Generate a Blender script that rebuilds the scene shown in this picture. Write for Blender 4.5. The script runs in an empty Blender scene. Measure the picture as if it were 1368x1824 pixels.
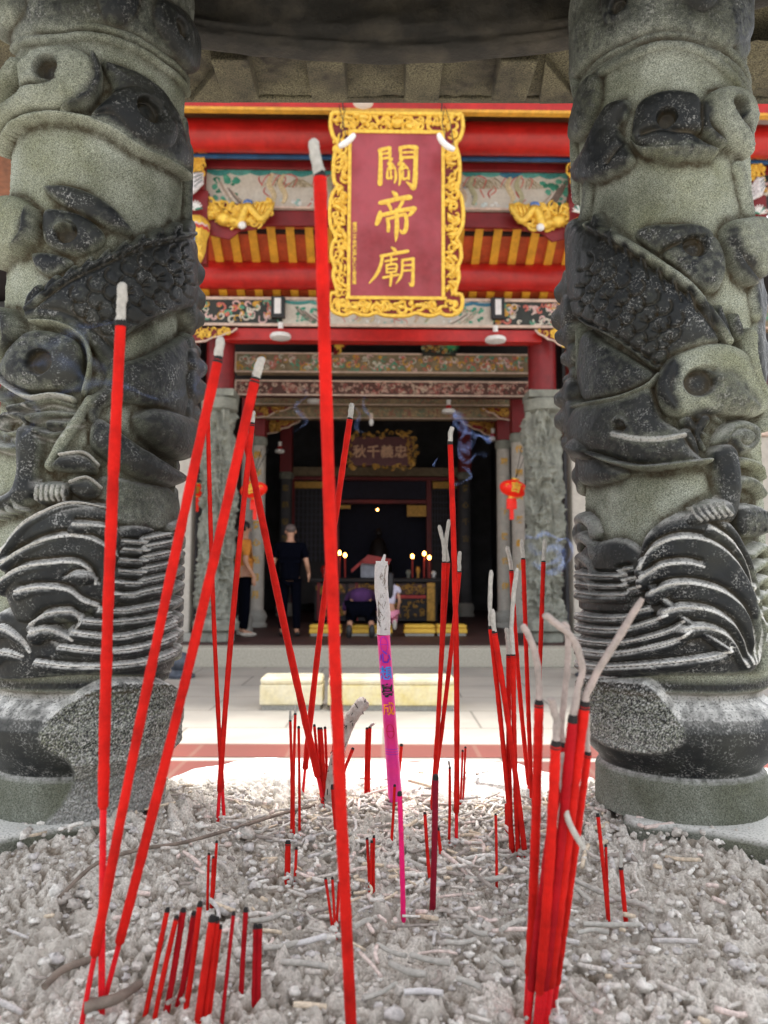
import bpy, math, random
import numpy as np
from mathutils import Vector, Matrix, Euler
C = bpy.context.scene.collection
SC = bpy.context.scene
# ---------------------------------------------------------------- camera, sky, sun, exposure
CAMZ = 1.165
PITCH, ROLL, FPX = 4.7, 0.15, 1370.0
cam_d = bpy.data.cameras.new('camera'); cam = bpy.data.objects.new('camera', cam_d); C.objects.link(cam)
cam_d.sensor_fit = 'VERTICAL'; cam_d.sensor_height = 36.0; cam_d.lens = FPX/1824*36
cam_d.clip_start = 0.02; cam_d.clip_end = 3000
cam.location = (0, 0, CAMZ)
CM = Matrix.Rotation(math.radians(90+PITCH), 3, 'X') @ Matrix.Rotation(math.radians(ROLL), 3, 'Z')
cam.rotation_euler = CM.to_euler()
cam_d.dof.use_dof = True; cam_d.dof.focus_distance = 0.93; cam_d.dof.aperture_fstop = 9.0
SC.camera = cam
W = bpy.data.worlds.new('World'); SC.world = W; W.use_nodes = True
nt = W.node_tree; nt.nodes.clear()
sky = nt.nodes.new('ShaderNodeTexSky'); sky.sky_type = 'NISHITA'; sky.sun_disc = False
SUN_EL, SUN_AZ = 76, 14        # veiled sun high beyond the temple
sky.sun_elevation = math.radians(SUN_EL); sky.sun_rotation = math.radians(SUN_AZ)
sky.air_density = 1.0; sky.dust_density = 4.0; sky.ozone_density = 1.0
hsv = nt.nodes.new('ShaderNodeHueSaturation'); hsv.inputs['Saturation'].default_value = 0.22
bg = nt.nodes.new('ShaderNodeBackground'); bg.inputs['Strength'].default_value = 0.15
wo = nt.nodes.new('ShaderNodeOutputWorld')
nt.links.new(sky.outputs[0], hsv.inputs['Color']); nt.links.new(hsv.outputs[0], bg.inputs[0]); nt.links.new(bg.outputs[0], wo.inputs[0])
sd = bpy.data.lights.new('sun', 'SUN'); sd.energy = 2.2; sd.angle = math.radians(12); sd.color = (1, .96, .9)
so = bpy.data.objects.new('sun', sd); C.objects.link(so)
a, e = math.radians(SUN_AZ), math.radians(SUN_EL)
sdir = Vector((math.sin(a)*math.cos(e), math.cos(a)*math.cos(e), math.sin(e)))
so.rotation_euler = (-sdir).to_track_quat('-Z', 'Y').to_euler()
SC.view_settings.view_transform = 'Standard'; SC.view_settings.look = 'None'
SC.view_settings.exposure = 1.62; SC.view_settings.gamma = 1.0
SC.cycles.max_bounces = 6; SC.cycles.transparent_max_bounces = 12
rnd = random.Random(7)
R = math.radians

def pdir(px, py):
    return CM @ Vector(((px-684)/FPX, -(py-912)/FPX, -1.0))
def at(px, py, Y):
    d = pdir(px, py); t = Y/d.y
    return Vector((d.x*t, Y, CAMZ + d.z*t))
def atz(px, py, Z):
    d = pdir(px, py); t = (Z-CAMZ)/d.z
    return Vector((d.x*t, d.y*t, Z))

# ---------------------------------------------------------------- materials
def base_mat(name):
    m = bpy.data.materials.new(name); m.use_nodes = True
    n = m.node_tree; b = n.nodes['Principled BSDF']
    return m, n, b
def N(n, t, **k):
    x = n.nodes.new(t)
    for a, v in k.items():
        if a in x.inputs: x.inputs[a].default_value = v
        else: setattr(x, a, v)
    return x
def mix(n, f, a, b, mode='MIX'):
    x = n.nodes.new('ShaderNodeMix'); x.data_type = 'RGBA'; x.blend_type = mode
    for s, v in ((0, f), (6, a), (7, b)):
        if isinstance(v, bpy.types.NodeSocket): n.links.new(v, x.inputs[s])
        elif s == 0: x.inputs[0].default_value = v
        else: x.inputs[s].default_value = (*v, 1)
    return x.outputs[2]
def ramp(n, src, lo, hi):
    x = n.nodes.new('ShaderNodeMapRange'); x.clamp = True
    x.inputs[1].default_value = lo; x.inputs[2].default_value = hi
    n.links.new(src, x.inputs[0]); return x.outputs[0]
def noise(n, scale, detail=4, vec=None, rough=.55):
    x = n.nodes.new('ShaderNodeTexNoise'); x.inputs['Scale'].default_value = scale
    x.inputs['Detail'].default_value = detail; x.inputs['Roughness'].default_value = rough
    if vec is None:
        tc = n.nodes.get('TC') or n.nodes.new('ShaderNodeTexCoord'); tc.name = 'TC'; vec = tc.outputs['Object']
    n.links.new(vec, x.inputs['Vector']); return x.outputs['Fac']
def bump(n, b, src, strength, dist):
    x = n.nodes.new('ShaderNodeBump'); x.inputs['Strength'].default_value = strength; x.inputs['Distance'].default_value = dist
    n.links.new(src, x.inputs['Height']); n.links.new(x.outputs[0], b.inputs['Normal'])
def mat(name, col, rough=.6, metal=0, scale=8, var=.25, bs=.3, bd=.002, col2=None, lo=.35, hi=.65, emit=None):
    m, n, b = base_mat(name)
    f = noise(n, scale, 5); f2 = noise(n, scale*5.3, 3)
    c1 = tuple(c*(1-var) for c in col); c2 = col2 or tuple(min(1, c*(1+var)) for c in col)
    k = mix(n, ramp(n, f, lo, hi), c1, c2)
    k = mix(n, .35, k, mix(n, ramp(n, f2, .3, .7), tuple(c*.7 for c in col), tuple(min(1, c*1.25) for c in col)))
    n.links.new(k, b.inputs['Base Color'])
    b.inputs['Roughness'].default_value = rough; b.inputs['Metallic'].default_value = metal
    if bs: bump(n, b, f2, bs, bd)
    if emit:
        b.inputs['Emission Color'].default_value = (*emit[:3], 1); b.inputs['Emission Strength'].default_value = emit[3]
    return m
def vmat(name, rough=.6, scale=30, var=.25, bs=.3, bd=.002, metal=0, spec=.5):
    m, n, b = base_mat(name)
    at_ = n.nodes.new('ShaderNodeAttribute'); at_.attribute_name = 'Col'
    f = noise(n, scale, 5)
    lo = mix(n, 1.0, at_.outputs['Color'], (1-var,)*3, 'MULTIPLY')
    hi = mix(n, 1.0, at_.outputs['Color'], (1+var,)*3, 'MULTIPLY')
    n.links.new(mix(n, ramp(n, f, .35, .65), lo, hi), b.inputs['Base Color'])
    b.inputs['Roughness'].default_value = rough; b.inputs['Metallic'].default_value = metal
    b.inputs['Specular IOR Level'].default_value = spec
    if bs: bump(n, b, f, bs, bd)
    return m
M = {}
M['red'] = mat('red_lacquer', (.50, .016, .012), .38, 0, 3, .3, .15)
M['dred'] = mat('dark_red_paint', (.20, .008, .010), .5, 0, 3, .3, .2)
M['board'] = mat('red_sheen_board', (.28, .017, .028), .30, 0, 2.0, .25, .15, col2=(.44, .085, .115))  # pinkish second tone paints in the board's sheen
M['gold'] = mat('gilded_wood', (.93, .53, .075), .35, .3, 25, .3, .3, .004)
M['dgold'] = mat('dull_gilding', (.50, .27, .05), .45, .4, 25, .5, .3, .004)
M['paint'] = vmat('painted_wood', .6, 40, .22)
M['yellow'] = mat('yellow_rafter_paint', (.75, .36, .03), .5, 0, 5, .25, .1)
M['orange'] = mat('orange_board_paint', (.48, .075, .02), .5, 0, 5, .35, .1)
M['cream'] = mat('cream_trim_paint', (.72, .55, .45), .6, 0, 12, .25, .1)
M['blue'] = mat('blue_trim_paint', (.02, .09, .22), .5, 0, 6, .4, .1)
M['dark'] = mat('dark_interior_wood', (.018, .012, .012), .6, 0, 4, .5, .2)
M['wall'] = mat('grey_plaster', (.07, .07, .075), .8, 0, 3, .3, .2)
M['pale'] = mat('pale_granite', (.50, .46, .40), .75, 0, 9, .15, .2)
M['granite'] = mat('grey_granite', (.36, .35, .31), .7, 0, 60, .3, .3, .003)
M['gstone'] = mat('grey_green_carved_stone', (.24, .245, .205), .75, 0, 6, .5, .4, .004, lo=.3, hi=.7)
M['darkstone'] = mat('dark_bluish_stone', (.05, .06, .08), .5, 0, 20, .4, .3)
M['tile'] = mat('roof_tile', (.30, .10, .04), .5, 0, 10, .4, .3)
M['lantern'] = mat('red_lantern_silk', (.70, .015, .010), .45, 0, 8, .2, .1, emit=(1, .03, .01, .12))
M['white'] = mat('white_enamel', (.85, .83, .80), .4, 0, 10, .05, 0)
M['wire'] = mat('black_wire', (.02, .02, .02), .5, 0, 10, .2, 0)
M['flame'] = mat('candle_flame', (1, .5, .1), .5, 0, 10, .1, 0, emit=(1, .42, .08, 9))
M['candle'] = mat('red_candle_wax', (.4, .03, .02), .5, 0, 10, .2, 0)
M['kneel'] = mat('worn_yellow_kneeler', (.80, .70, .42), .7, 0, 5, .12, .3, .004, col2=(.92, .88, .74))
M['kneel_in'] = mat('yellow_kneeler', (.90, .52, .06), .6, 0, 6, .2, .2)
M['skin'] = mat('skin', (.52, .27, .17), .5, 0, 20, .12, .1)
M['hair'] = mat('black_hair', (.012, .010, .012), .5, 0, 60, .4, .4)
M['hairs'] = mat('cropped_grey_hair', (.12, .09, .08), .7, 0, 60, .4, .4)
M['navy'] = mat('black_cotton', (.002, .0025, .006), .95, 0, 20, .3, .3)
M['purple'] = mat('dark_purple_cotton', (.07, .02, .10), .9, 0, 20, .3, .3)
M['ochre'] = mat('orange_cotton', (.62, .23, .03), .85, 0, 20, .2, .3)
M['whitec'] = mat('lilac_white_cotton', (.62, .58, .70), .85, 0, 20, .1, .3)
M['pink'] = mat('pink_cotton', (.75, .28, .40), .85, 0, 20, .15, .3)
M['shoe'] = mat('pale_shoe', (.5, .46, .4), .7, 0, 20, .2, .2)
M['leaf'] = vmat('leaf', .6, 3, .3, 0)
M['bark'] = mat('bark', (.12, .09, .06), .9, 0, 10, .3, .5, .01)
# incense
M['navy'].node_tree.nodes['Principled BSDF'].inputs['Specular IOR Level'].default_value = .05
M['stick'] = mat('red_incense_coating', (.52, .010, .006), .85, 0, 38, .36, .9, .0009, lo=.3, hi=.6)
M['stickd'] = mat('dark_red_incense_coating', (.38, .005, .010), .85, 0, 38, .3, .9, .0009)  # darker copy of the red; paints in shade within the front right bundle
M['maroon'] = mat('maroon_incense_coating', (.22, .006, .02), .75, 0, 160, .2, .5, .0006)
M['magenta'] = mat('magenta_incense_coating', (.80, .015, .16), .7, 0, 160, .15, .5, .0006)
M['handle'] = mat('red_dyed_bamboo', (.74, .012, .02), .55, 0, 120, .2, .3, .0004)
M['char'] = mat('charred_tip', (.012, .010, .010), .9, 0, 300, .5, .6, .0006)
M['ashp'] = mat('pinkish_ash_column', (.36, .31, .28), .95, 0, 90, .3, .7, .0008, col2=(.48, .38, .35))
M['ashc'] = mat('incense_ash_column', (.44, .42, .38), .95, 0, 260, .25, .7, .0008)
M['ashw'] = mat('white_paper_ash', (.72, .70, .68), .95, 0, 90, .15, .7, .0015, col2=(.55, .53, .54))
M['joss'] = mat('purple_pink_paper', (.80, .02, .22), .5, 0, 14, .1, .1, .0005, col2=(.66, .03, .48))
M['twig'] = mat('brown_grey_twig', (.19, .15, .12), .85, 0, 60, .45, .5, .0008)

for q in ('stick', 'stickd', 'maroon', 'magenta', 'handle'): M[q].node_tree.nodes['Principled BSDF'].inputs['Specular IOR Level'].default_value = .18
def stone_mat(name):
    """stone: rough pecked ground is light grey-green, worn raised carving is dark; dust lies on ledges"""
    m, n, b = base_mat(name)
    A = n.nodes.new('ShaderNodeAttribute'); A.attribute_name = 'Col'
    sp = n.nodes.new('ShaderNodeSeparateColor'); n.links.new(A.outputs['Color'], sp.inputs[0])
    pol, cav, dst = sp.outputs[0], sp.outputs[1], sp.outputs[2]
    s1 = noise(n, 760, 4, rough=.65); s2 = noise(n, 420, 4); s3 = noise(n, 14, 5); s4 = noise(n, 45, 6, rough=.7)
    k = ramp(n, s1, .34, .66)
    rough = mix(n, k, (.125, .14, .11), (.57, .60, .51))
    rough = mix(n, ramp(n, s3, .35, .7), rough, mix(n, k, (.08, .085, .05), (.36, .38, .26)))
    polc = mix(n, ramp(n, s3, .4, .65), (.007, .009, .011), (.030, .032, .028))
    fleck = n.nodes.new('ShaderNodeMath'); fleck.operation = 'MULTIPLY'
    n.links.new(ramp(n, s2, .51, .64), fleck.inputs[0]); n.links.new(ramp(n, s4, .47, .66), fleck.inputs[1])
    polc = mix(n, fleck.outputs[0], polc, (.30, .30, .29))
    col = mix(n, pol, rough, polc)
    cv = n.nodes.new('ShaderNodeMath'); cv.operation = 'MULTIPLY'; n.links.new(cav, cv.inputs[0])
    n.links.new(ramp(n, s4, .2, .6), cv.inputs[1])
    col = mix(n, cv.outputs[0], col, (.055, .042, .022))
    d2 = n.nodes.new('ShaderNodeMath'); d2.operation = 'MULTIPLY'; n.links.new(dst, d2.inputs[0])
    n.links.new(ramp(n, s2, .25, .5), d2.inputs[1])
    col = mix(n, d2.outputs[0], col, (.80, .79, .75))
    n.links.new(col, b.inputs['Base Color'])
    rr = n.nodes.new('ShaderNodeMapRange'); n.links.new(pol, rr.inputs[0]); rr.inputs[3].default_value = .9; rr.inputs[4].default_value = .5; b.inputs['Specular IOR Level'].default_value = .3
    n.links.new(rr.outputs[0], b.inputs['Roughness'])
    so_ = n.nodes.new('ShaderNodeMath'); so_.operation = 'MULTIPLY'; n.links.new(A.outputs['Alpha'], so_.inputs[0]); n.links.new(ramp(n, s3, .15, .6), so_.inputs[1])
    col = mix(n, so_.outputs[0], col, mix(n, 1.0, col, (.16, .165, .17), 'MULTIPLY')); n.links.new(col, b.inputs['Base Color'])  # alpha darkens the stone: soot and painted shade together
    bm = n.nodes.new('ShaderNodeMath'); bm.operation = 'MULTIPLY'
    inv = n.nodes.new('ShaderNodeMapRange'); n.links.new(pol, inv.inputs[0]); inv.inputs[3].default_value = 1; inv.inputs[4].default_value = .22
    n.links.new(s1, bm.inputs[0]); n.links.new(inv.outputs[0], bm.inputs[1])
    bump(n, b, bm.outputs[0], .7, .0016)
    return m
M['dragonstone'] = stone_mat('green_grey_censer_stone')
def canopy_mat():
    m, n, b = base_mat('mossy_canopy_stone')
    s1 = noise(n, 420, 3); s2 = noise(n, 9, 6); s3 = noise(n, 60, 5)
    k = mix(n, ramp(n, s1, .35, .62), (.025, .022, .014), (.15, .135, .08))
    k = mix(n, ramp(n, s2, .42, .62), k, mix(n, ramp(n, s3, .35, .65), (.014, .012, .009), (.055, .046, .032)))
    n.links.new(k, b.inputs['Base Color']); b.inputs['Roughness'].default_value = .9
    bump(n, b, s1, .8, .002); return m
M['canopy'] = canopy_mat()
M['dark_tone'] = mat('dark_lintel_stone', (.016, .014, .010), .8, 0, 14, .6, .8, .004, col2=(.06, .05, .035), lo=.45, hi=.7)  # lintel stone coloured much darker than the canopy
def ash_mat():
    m, n, b = base_mat('grey_incense_ash')
    s1 = noise(n, 500, 4); s2 = noise(n, 7, 5); s3 = noise(n, 60, 6, rough=.7)
    k = mix(n, ramp(n, s1, .3, .7), (.40, .365, .32), (.90, .845, .77))
    k = mix(n, ramp(n, s2, .42, .68), k, mix(n, ramp(n, s3, .3, .7), (.26, .235, .20), (.66, .61, .54)))
    g = n.nodes.new('ShaderNodeNewGeometry'); x = n.nodes.new('ShaderNodeSeparateXYZ'); n.links.new(g.outputs['Position'], x.inputs[0])
    rear = ramp(n, x.outputs[1], 1.02, 1.12)  # far ash whitened: powder on the rim plus its bright light painted in
    k = mix(n, rear, k, mix(n, ramp(n, s3, .3, .7), (.66, .65, .62), (.82, .81, .79)))
    A = n.nodes.new('ShaderNodeAttribute'); A.attribute_name = 'Col'       # shade of the crevices painted into the hollows
    k = mix(n, A.outputs['Fac'], mix(n, 1.0, k, (.40, .35, .30), 'MULTIPLY'), k)
    n.links.new(k, b.inputs['Base Color']); b.inputs['Roughness'].default_value = .95
    b.inputs['Specular IOR Level'].default_value = .1
    bump(n, b, s1, .9, .002); return m
M['ash'] = ash_mat()
M['litter'] = vmat('ash_fragments', .95, 300, .22, .6, .0008, 0, .1)
def yard_mat(name, c1, c2, sx, sy, mortar, msz=.01):
    m, n, b = base_mat(name)
    tc = n.nodes.new('ShaderNodeTexCoord'); tc.name = 'TC'
    br = n.nodes.new('ShaderNodeTexBrick'); n.links.new(tc.outputs['Object'], br.inputs['Vector'])
    br.inputs['Color1'].default_value = (*c1, 1); br.inputs['Color2'].default_value = (*c2, 1); br.inputs['Mortar'].default_value = (*mortar, 1)
    br.inputs['Scale'].default_value = 1; br.inputs['Mortar Size'].default_value = msz; br.inputs['Brick Width'].default_value = sx; br.inputs['Row Height'].default_value = sy
    k = mix(n, ramp(n, noise(n, 1.3, 6), .3, .7), (.75, .75, .75), (1.08, 1.06, 1.03))
    n.links.new(mix(n, 1.0, br.outputs['Color'], k, 'MULTIPLY'), b.inputs['Base Color'])
    b.inputs['Roughness'].default_value = .65; bump(n, b, noise(n, 90, 4), .2, .003); return m
M['yard'] = yard_mat('courtyard_granite_slabs', (.36, .335, .295), (.32, .30, .265), 1.5, .75, (.17, .155, .135))
M['brick'] = yard_mat('red_tile_band', (.13, .028, .02), (.16, .036, .025), .62, .9, (.17, .07, .05), .015)
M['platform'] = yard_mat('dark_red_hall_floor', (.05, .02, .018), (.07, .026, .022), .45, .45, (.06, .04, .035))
def smoke_mat():
    m = bpy.data.materials.new('pale_blue_smoke'); m.use_nodes = True; n = m.node_tree; n.nodes.clear()
    o = n.nodes.new('ShaderNodeOutputMaterial'); t = n.nodes.new('ShaderNodeBsdfTransparent'); d = n.nodes.new('ShaderNodeBsdfTranslucent'); d2 = n.nodes.new('ShaderNodeBsdfDiffuse')
    ad = n.nodes.new('ShaderNodeMixShader'); ad.inputs[0].default_value = .5
    d.inputs[0].default_value = (.35, .5, 1, 1); d2.inputs[0].default_value = (.35, .5, 1, 1)
    n.links.new(d.outputs[0], ad.inputs[1]); n.links.new(d2.outputs[0], ad.inputs[2])
    mx = n.nodes.new('ShaderNodeMixShader'); A = n.nodes.new('ShaderNodeAttribute'); A.attribute_name = 'Col'
    mu = n.nodes.new('ShaderNodeMath'); mu.operation = 'MULTIPLY'; n.links.new(A.outputs['Fac'], mu.inputs[0]); n.links.new(ramp(n, noise(n, 60, 4), .3, .7), mu.inputs[1])
    n.links.new(mu.outputs[0], mx.inputs[0]); n.links.new(t.outputs[0], mx.inputs[1]); n.links.new(ad.outputs[0], mx.inputs[2]); n.links.new(mx.outputs[0], o.inputs[0])
    return m
M['smoke'] = smoke_mat()

# ---------------------------------------------------------------- object helpers
def tag(o, label, cat, group=None, kind=None):
    if label: o['label'] = label
    if cat: o['category'] = cat
    if group: o['group'] = group
    if kind: o['kind'] = kind
    return o
def root(name, loc, label, cat, group=None):
    o = bpy.data.objects.new(name, None); C.objects.link(o); o.location = loc; o.empty_display_size = .05
    return tag(o, label, cat, group)
def mesh_obj(name, V, F, m, par=None, cols=None, smooth=True, loc=None):
    """V in world coordinates; parented meshes keep world position through the root's location"""
    off = Vector(par['_o']) if (par is not None and '_o' in par) else (par.matrix_world.translation if par is not None else Vector((0, 0, 0)))
    if par is not None:
        off = Vector((0, 0, 0)); q = par
        while q is not None: off += q.location; q = q.parent
    elif loc is not None: off = Vector(loc)
    V = np.asarray(V, dtype=np.float32).reshape(-1, 3) - np.array(off, dtype=np.float32)
    me = bpy.data.meshes.new(name)
    if isinstance(F, np.ndarray):
        nF = len(F); me.vertices.add(len(V)); me.vertices.foreach_set('co', V.ravel())
        me.loops.add(nF*4); me.loops.foreach_set('vertex_index', F.astype(np.int32).ravel())
        me.polygons.add(nF); me.polygons.foreach_set('loop_start', np.arange(0, nF*4, 4, dtype=np.int32))
        me.update(calc_edges=True)
    else:
        me.from_pydata(V.tolist(), [], F)
    if cols is not None:
        ca = me.color_attributes.new('Col', 'FLOAT_COLOR', 'POINT')
        cc = np.ones((len(V), 4), dtype=np.float32); cc[:, :np.asarray(cols).shape[1]] = cols; cc[:, 3] = cols[:, 3] if np.asarray(cols).shape[1] == 4 else (0 if m.name == 'green_grey_censer_stone' else 1); ca.data.foreach_set('color', cc.ravel())
    me.polygons.foreach_set('use_smooth', np.full(len(me.polygons), smooth, dtype=bool))
    me.materials.append(m); me.update()
    o = bpy.data.objects.new(name, me); C.objects.link(o)
    if par is not None: o.parent = par
    elif loc is not None: o.location = loc
    return o

class MB:
    def __init__(s, col=(1, 1, 1)): s.v = []; s.f = []; s.c = []; s.col = col
    def add(s, V, F):
        b = len(s.v); s.v += [tuple(p) for p in V]; s.f += [tuple(i+b for i in q) for q in F]; s.c += [s.col]*len(V)
    def box(s, x0, y0, z0, x1, y1, z1, bv=0):
        if x0 > x1: x0, x1 = x1, x0
        if y0 > y1: y0, y1 = y1, y0
        if z0 > z1: z0, z1 = z1, z0
        V = [(x, y, z) for z in (z0, z1) for y in (y0, y1) for x in (x0, x1)]
        s.add(V, [(0, 2, 3, 1), (4, 5, 7, 6), (0, 1, 5, 4), (2, 6, 7, 3), (0, 4, 6, 2), (1, 3, 7, 5)])
    def hexa(s, P):   # 8 points: bottom quad then top quad, each CCW
        s.add(P, [(3, 2, 1, 0), (4, 5, 6, 7), (0, 1, 5, 4), (1, 2, 6, 5), (2, 3, 7, 6), (3, 0, 4, 7)])
    def tube(s, P, r, seg=8, flat=None, caps=True):
        P = [Vector(p) for p in P]; n = len(P)
        if not hasattr(r, '__len__'): r = [r]*n
        T = [(P[min(i+1, n-1)]-P[max(i-1, 0)]).normalized() for i in range(n)]
        u = flat.copy() if flat is not None else (Vector((0, 0, 1)) if abs(T[0].z) < .9 else Vector((1, 0, 0)))
        V = []; F = []
        for i in range(n):
            u = (u - T[i]*u.dot(T[i]));
            if u.length < 1e-6: u = T[i].orthogonal()
            u.normalize(); w = T[i].cross(u)
            for k in range(seg):
                an = 2*math.pi*k/seg
                ku = .35 if flat is not None else 1
                V.append(P[i] + (u*math.cos(an)*ku + w*math.sin(an))*r[i])
        for i in range(n-1):
            for k in range(seg):
                k2 = (k+1) % seg; F.append((i*seg+k, i*seg+k2, (i+1)*seg+k2, (i+1)*seg+k))
        if caps:
            F.append(tuple(reversed(range(seg)))); F.append(tuple((n-1)*seg+k for k in range(seg)))
        s.add(V, F)
    def lathe(s, cx, cy, prof, seg=32, fn=None):
        V = []; F = []; n = len(prof)
        for (r, z) in prof:
            for k in range(seg):
                an = 2*math.pi*k/seg; rr = r*(fn(an, z) if fn else 1)
                V.append((cx+rr*math.cos(an), cy+rr*math.sin(an), z))
        for i in range(n-1):
            for k in range(seg):
                k2 = (k+1) % seg; F.append((i*seg+k, i*seg+k2, (i+1)*seg+k2, (i+1)*seg+k))
        F.append(tuple(reversed(range(seg)))); F.append(tuple((n-1)*seg+k for k in range(seg)))
        s.add(V, F)
    def ball(s, c, rx, ry=None, rz=None, seg=10, rings=7, M3=None, jit=0, rd=None):
        ry = rx if ry is None else ry; rz = rx if rz is None else rz; V = []; F = []
        c = Vector(c)
        for i in range(rings+1):
            t = math.pi*i/rings
            for k in range(seg):
                an = 2*math.pi*k/seg
                j = 1 + (rd.uniform(-jit, jit) if jit else 0)
                p = Vector((rx*math.sin(t)*math.cos(an), ry*math.sin(t)*math.sin(an), rz*math.cos(t)))*j
                if M3 is not None: p = M3 @ p
                V.append(c+p)
        for i in range(rings):
            for k in range(seg):
                k2 = (k+1) % seg; F.append((i*seg+k, (i+1)*seg+k, (i+1)*seg+k2, i*seg+k2))
        s.add(V, F)
    def poly(s, P, d):   # prism: outline P (3D, planar) extruded by vector d
        n = len(P); P = [Vector(p) for p in P]; d = Vector(d)
        V = P + [p+d for p in P]
        F = [tuple(range(n)), tuple(reversed(range(n, 2*n)))] + [(i, i+n, (i+1) % n+n, (i+1) % n) for i in range(n)]
        s.add(V, F)
    def build(s, name, m, par=None, smooth=False, loc=None, bev=0):
        o = mesh_obj(name, s.v, s.f, m, par, s.c, smooth, loc)
        if bev:
            b = o.modifiers.new('bevel', 'BEVEL'); b.width = bev; b.segments = 2; b.limit_method = 'ANGLE'; b.angle_limit = R(40)
        if smooth: 
            try: o.data.set_sharp_from_angle(angle=R(50))
            except Exception: pass
        return o
def pbox(mb, x0, y0, x1, y1, Y, th, Y2=None):
    """box whose front face stands at depth Y and spans the measured extent"""
    a = at(x0, y0, Y); b = at(x1, y1, Y); c = at(x0, y1, Y)
    mb.box((a.x+c.x)/2, Y, b.z, b.x, Y+th, a.z)
def curl(mb, c, r, turns, sgn, th, ux, uz, a0=0, n=14, seg=6, ny=Vector((0, -1, 0))):
    P = []; Rr = []
    for i in range(n):
        t = i/(n-1); an = a0 + sgn*turns*2*math.pi*t; rr = r*(1-.82*t)
        P.append(c + ux*math.cos(an)*rr + uz*math.sin(an)*rr + ny*th*.8*t); Rr.append(th*(.55+.45*math.sin(math.pi*min(1, t*1.3+.15))))
    mb.tube(P, Rr, seg)
def filigree(mb, inside, bx, Y3, ux, uz, nrm, count, rmin, rmax, th, rd):
    """random carved curls and leaves inside a region; inside(u,v) tests, Y3(u,v) gives the 3D point"""
    k = 0; tries = 0
    while k < count and tries < count*30:
        tries += 1
        u = rd.uniform(bx[0], bx[1]); v = rd.uniform(bx[2], bx[3])
        if not inside(u, v): continue
        k += 1; c = Y3(u, v); r = rd.uniform(rmin, rmax)
        if rd.random() < .7: curl(mb, c, r, rd.uniform(.6, 1.3), rd.choice((-1, 1)), th*rd.uniform(.7, 1.2), ux, uz, rd.uniform(0, 6.28), ny=nrm)
        else:
            an = rd.uniform(0, 6.28); d = ux*math.cos(an)+uz*math.sin(an); e = ux*-math.sin(an)+uz*math.cos(an)
            mb.tube([c-d*r, c-d*r*.3+e*r*.3+nrm*th*.5, c+d*r*.4+e*r*.3+nrm*th*.6, c+d*r], [th*.3, th, th*.9, th*.15], 6)

# text as mesh, from Blender's own built-in font
def text_mesh(body, size, depth, bold=0.0):
    cu = bpy.data.curves.new('tx', 'FONT'); cu.body = body; cu.size = size; cu.extrude = depth; cu.offset = bold
    cu.align_x = 'CENTER'; cu.align_y = 'CENTER'; cu.resolution_u = 2
    o = bpy.data.objects.new('tx', cu); C.objects.link(o)
    bpy.context.view_layer.update()
    me = bpy.data.meshes.new_from_object(o.evaluated_get(bpy.context.evaluated_depsgraph_get()))
    V = [v.co.copy() for v in me.vertices]; F = [tuple(p.vertices) for p in me.polygons]
    bpy.data.objects.remove(o); bpy.data.curves.remove(cu); bpy.data.meshes.remove(me)
    return V, F
def put_text(mb, body, size, depth, org, ux, uz, bold=0.0):
    V, F = text_mesh(body, size, depth, bold); nn = ux.cross(uz)
    mb.add([org + ux*p.x + uz*p.y + nn*p.z for p in V], F)

# vectorised gradient-free noise
def hash3(i, j, k, seed):
    n = (i*374761393 + j*668265263 + k*2147483647 + seed*1274126177) & 0xffffffff
    n = ((n ^ (n >> 13))*1274126177) & 0xffffffff
    n = ((n ^ (n >> 15))*2246822519) & 0xffffffff
    return ((n ^ (n >> 16)) & 0xffffff)/float(0xffffff)
def vnoise(x, y, z=0.0, seed=0):
    x = np.asarray(x, dtype=np.float64); y = np.asarray(y, dtype=np.float64); z = np.asarray(z, dtype=np.float64)+x*0
    xi = np.floor(x).astype(np.int64); yi = np.floor(y).astype(np.int64); zi = np.floor(z).astype(np.int64)
    fx, fy, fz = x-xi, y-yi, z-zi
    fx, fy, fz = [f*f*(3-2*f) for f in (fx, fy, fz)]
    r = 0
    for dx in (0, 1):
        for dy in (0, 1):
            for dz in (0, 1):
                r = r + hash3(xi+dx, yi+dy, zi+dz, seed)*(fx if dx else 1-fx)*(fy if dy else 1-fy)*(fz if dz else 1-fz)
    return r*2-1
def fbm(x, y, z=0.0, seed=0, oct=4):
    s = 0; a = 1; t = 0
    for o in range(oct):
        s = s + a*vnoise(x*2**o, y*2**o, np.asarray(z)*2**o, seed+o); t += a; a *= .5
    return s/t
# ================================================================= stone censer: rim, ash, pillars, canopy
CX, CY, RIMZ, ASHZ = 0.0, 0.74, 0.885, 0.868
PY_, PR = 0.90, 0.098
PXR, PXL = 0.3375, -0.3468
def ash_h(x, y):
    x = np.asarray(x, float); y = np.asarray(y, float)
    r = np.hypot(x-CX, y-CY)
    h = ASHZ + .012*fbm(x*5, y*5, 0, 3, 3) + .005*fbm(x*22, y*22, 0, 8, 3)
    t = np.clip((y-1.0)/.13, 0, 1); h = h + (RIMZ+.006-ASHZ)*t*t*(3-2*t)
    pd = np.minimum(np.hypot(x-PXR, y-PY_), np.hypot(x-PXL, y-PY_)); h = h + .030*np.clip(1-(pd-.11)/.13, 0, 1)**1.5          # ash banked up on the far rim
    e = np.clip((r-.33)/.06, 0, 1); side = np.clip((np.abs(x)-.26)/.08, 0, 1)*(1-t)
    return h - .004*e*side
def rim_k(an):     # outline of the rim: it swells under the pillars
    return float(np.interp(abs(math.degrees(math.atan2(math.sin(an), abs(math.cos(an))))), [0, 26, 34, 45, 60, 90], [1, 1, .94, .905, .925, .955]))
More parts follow.
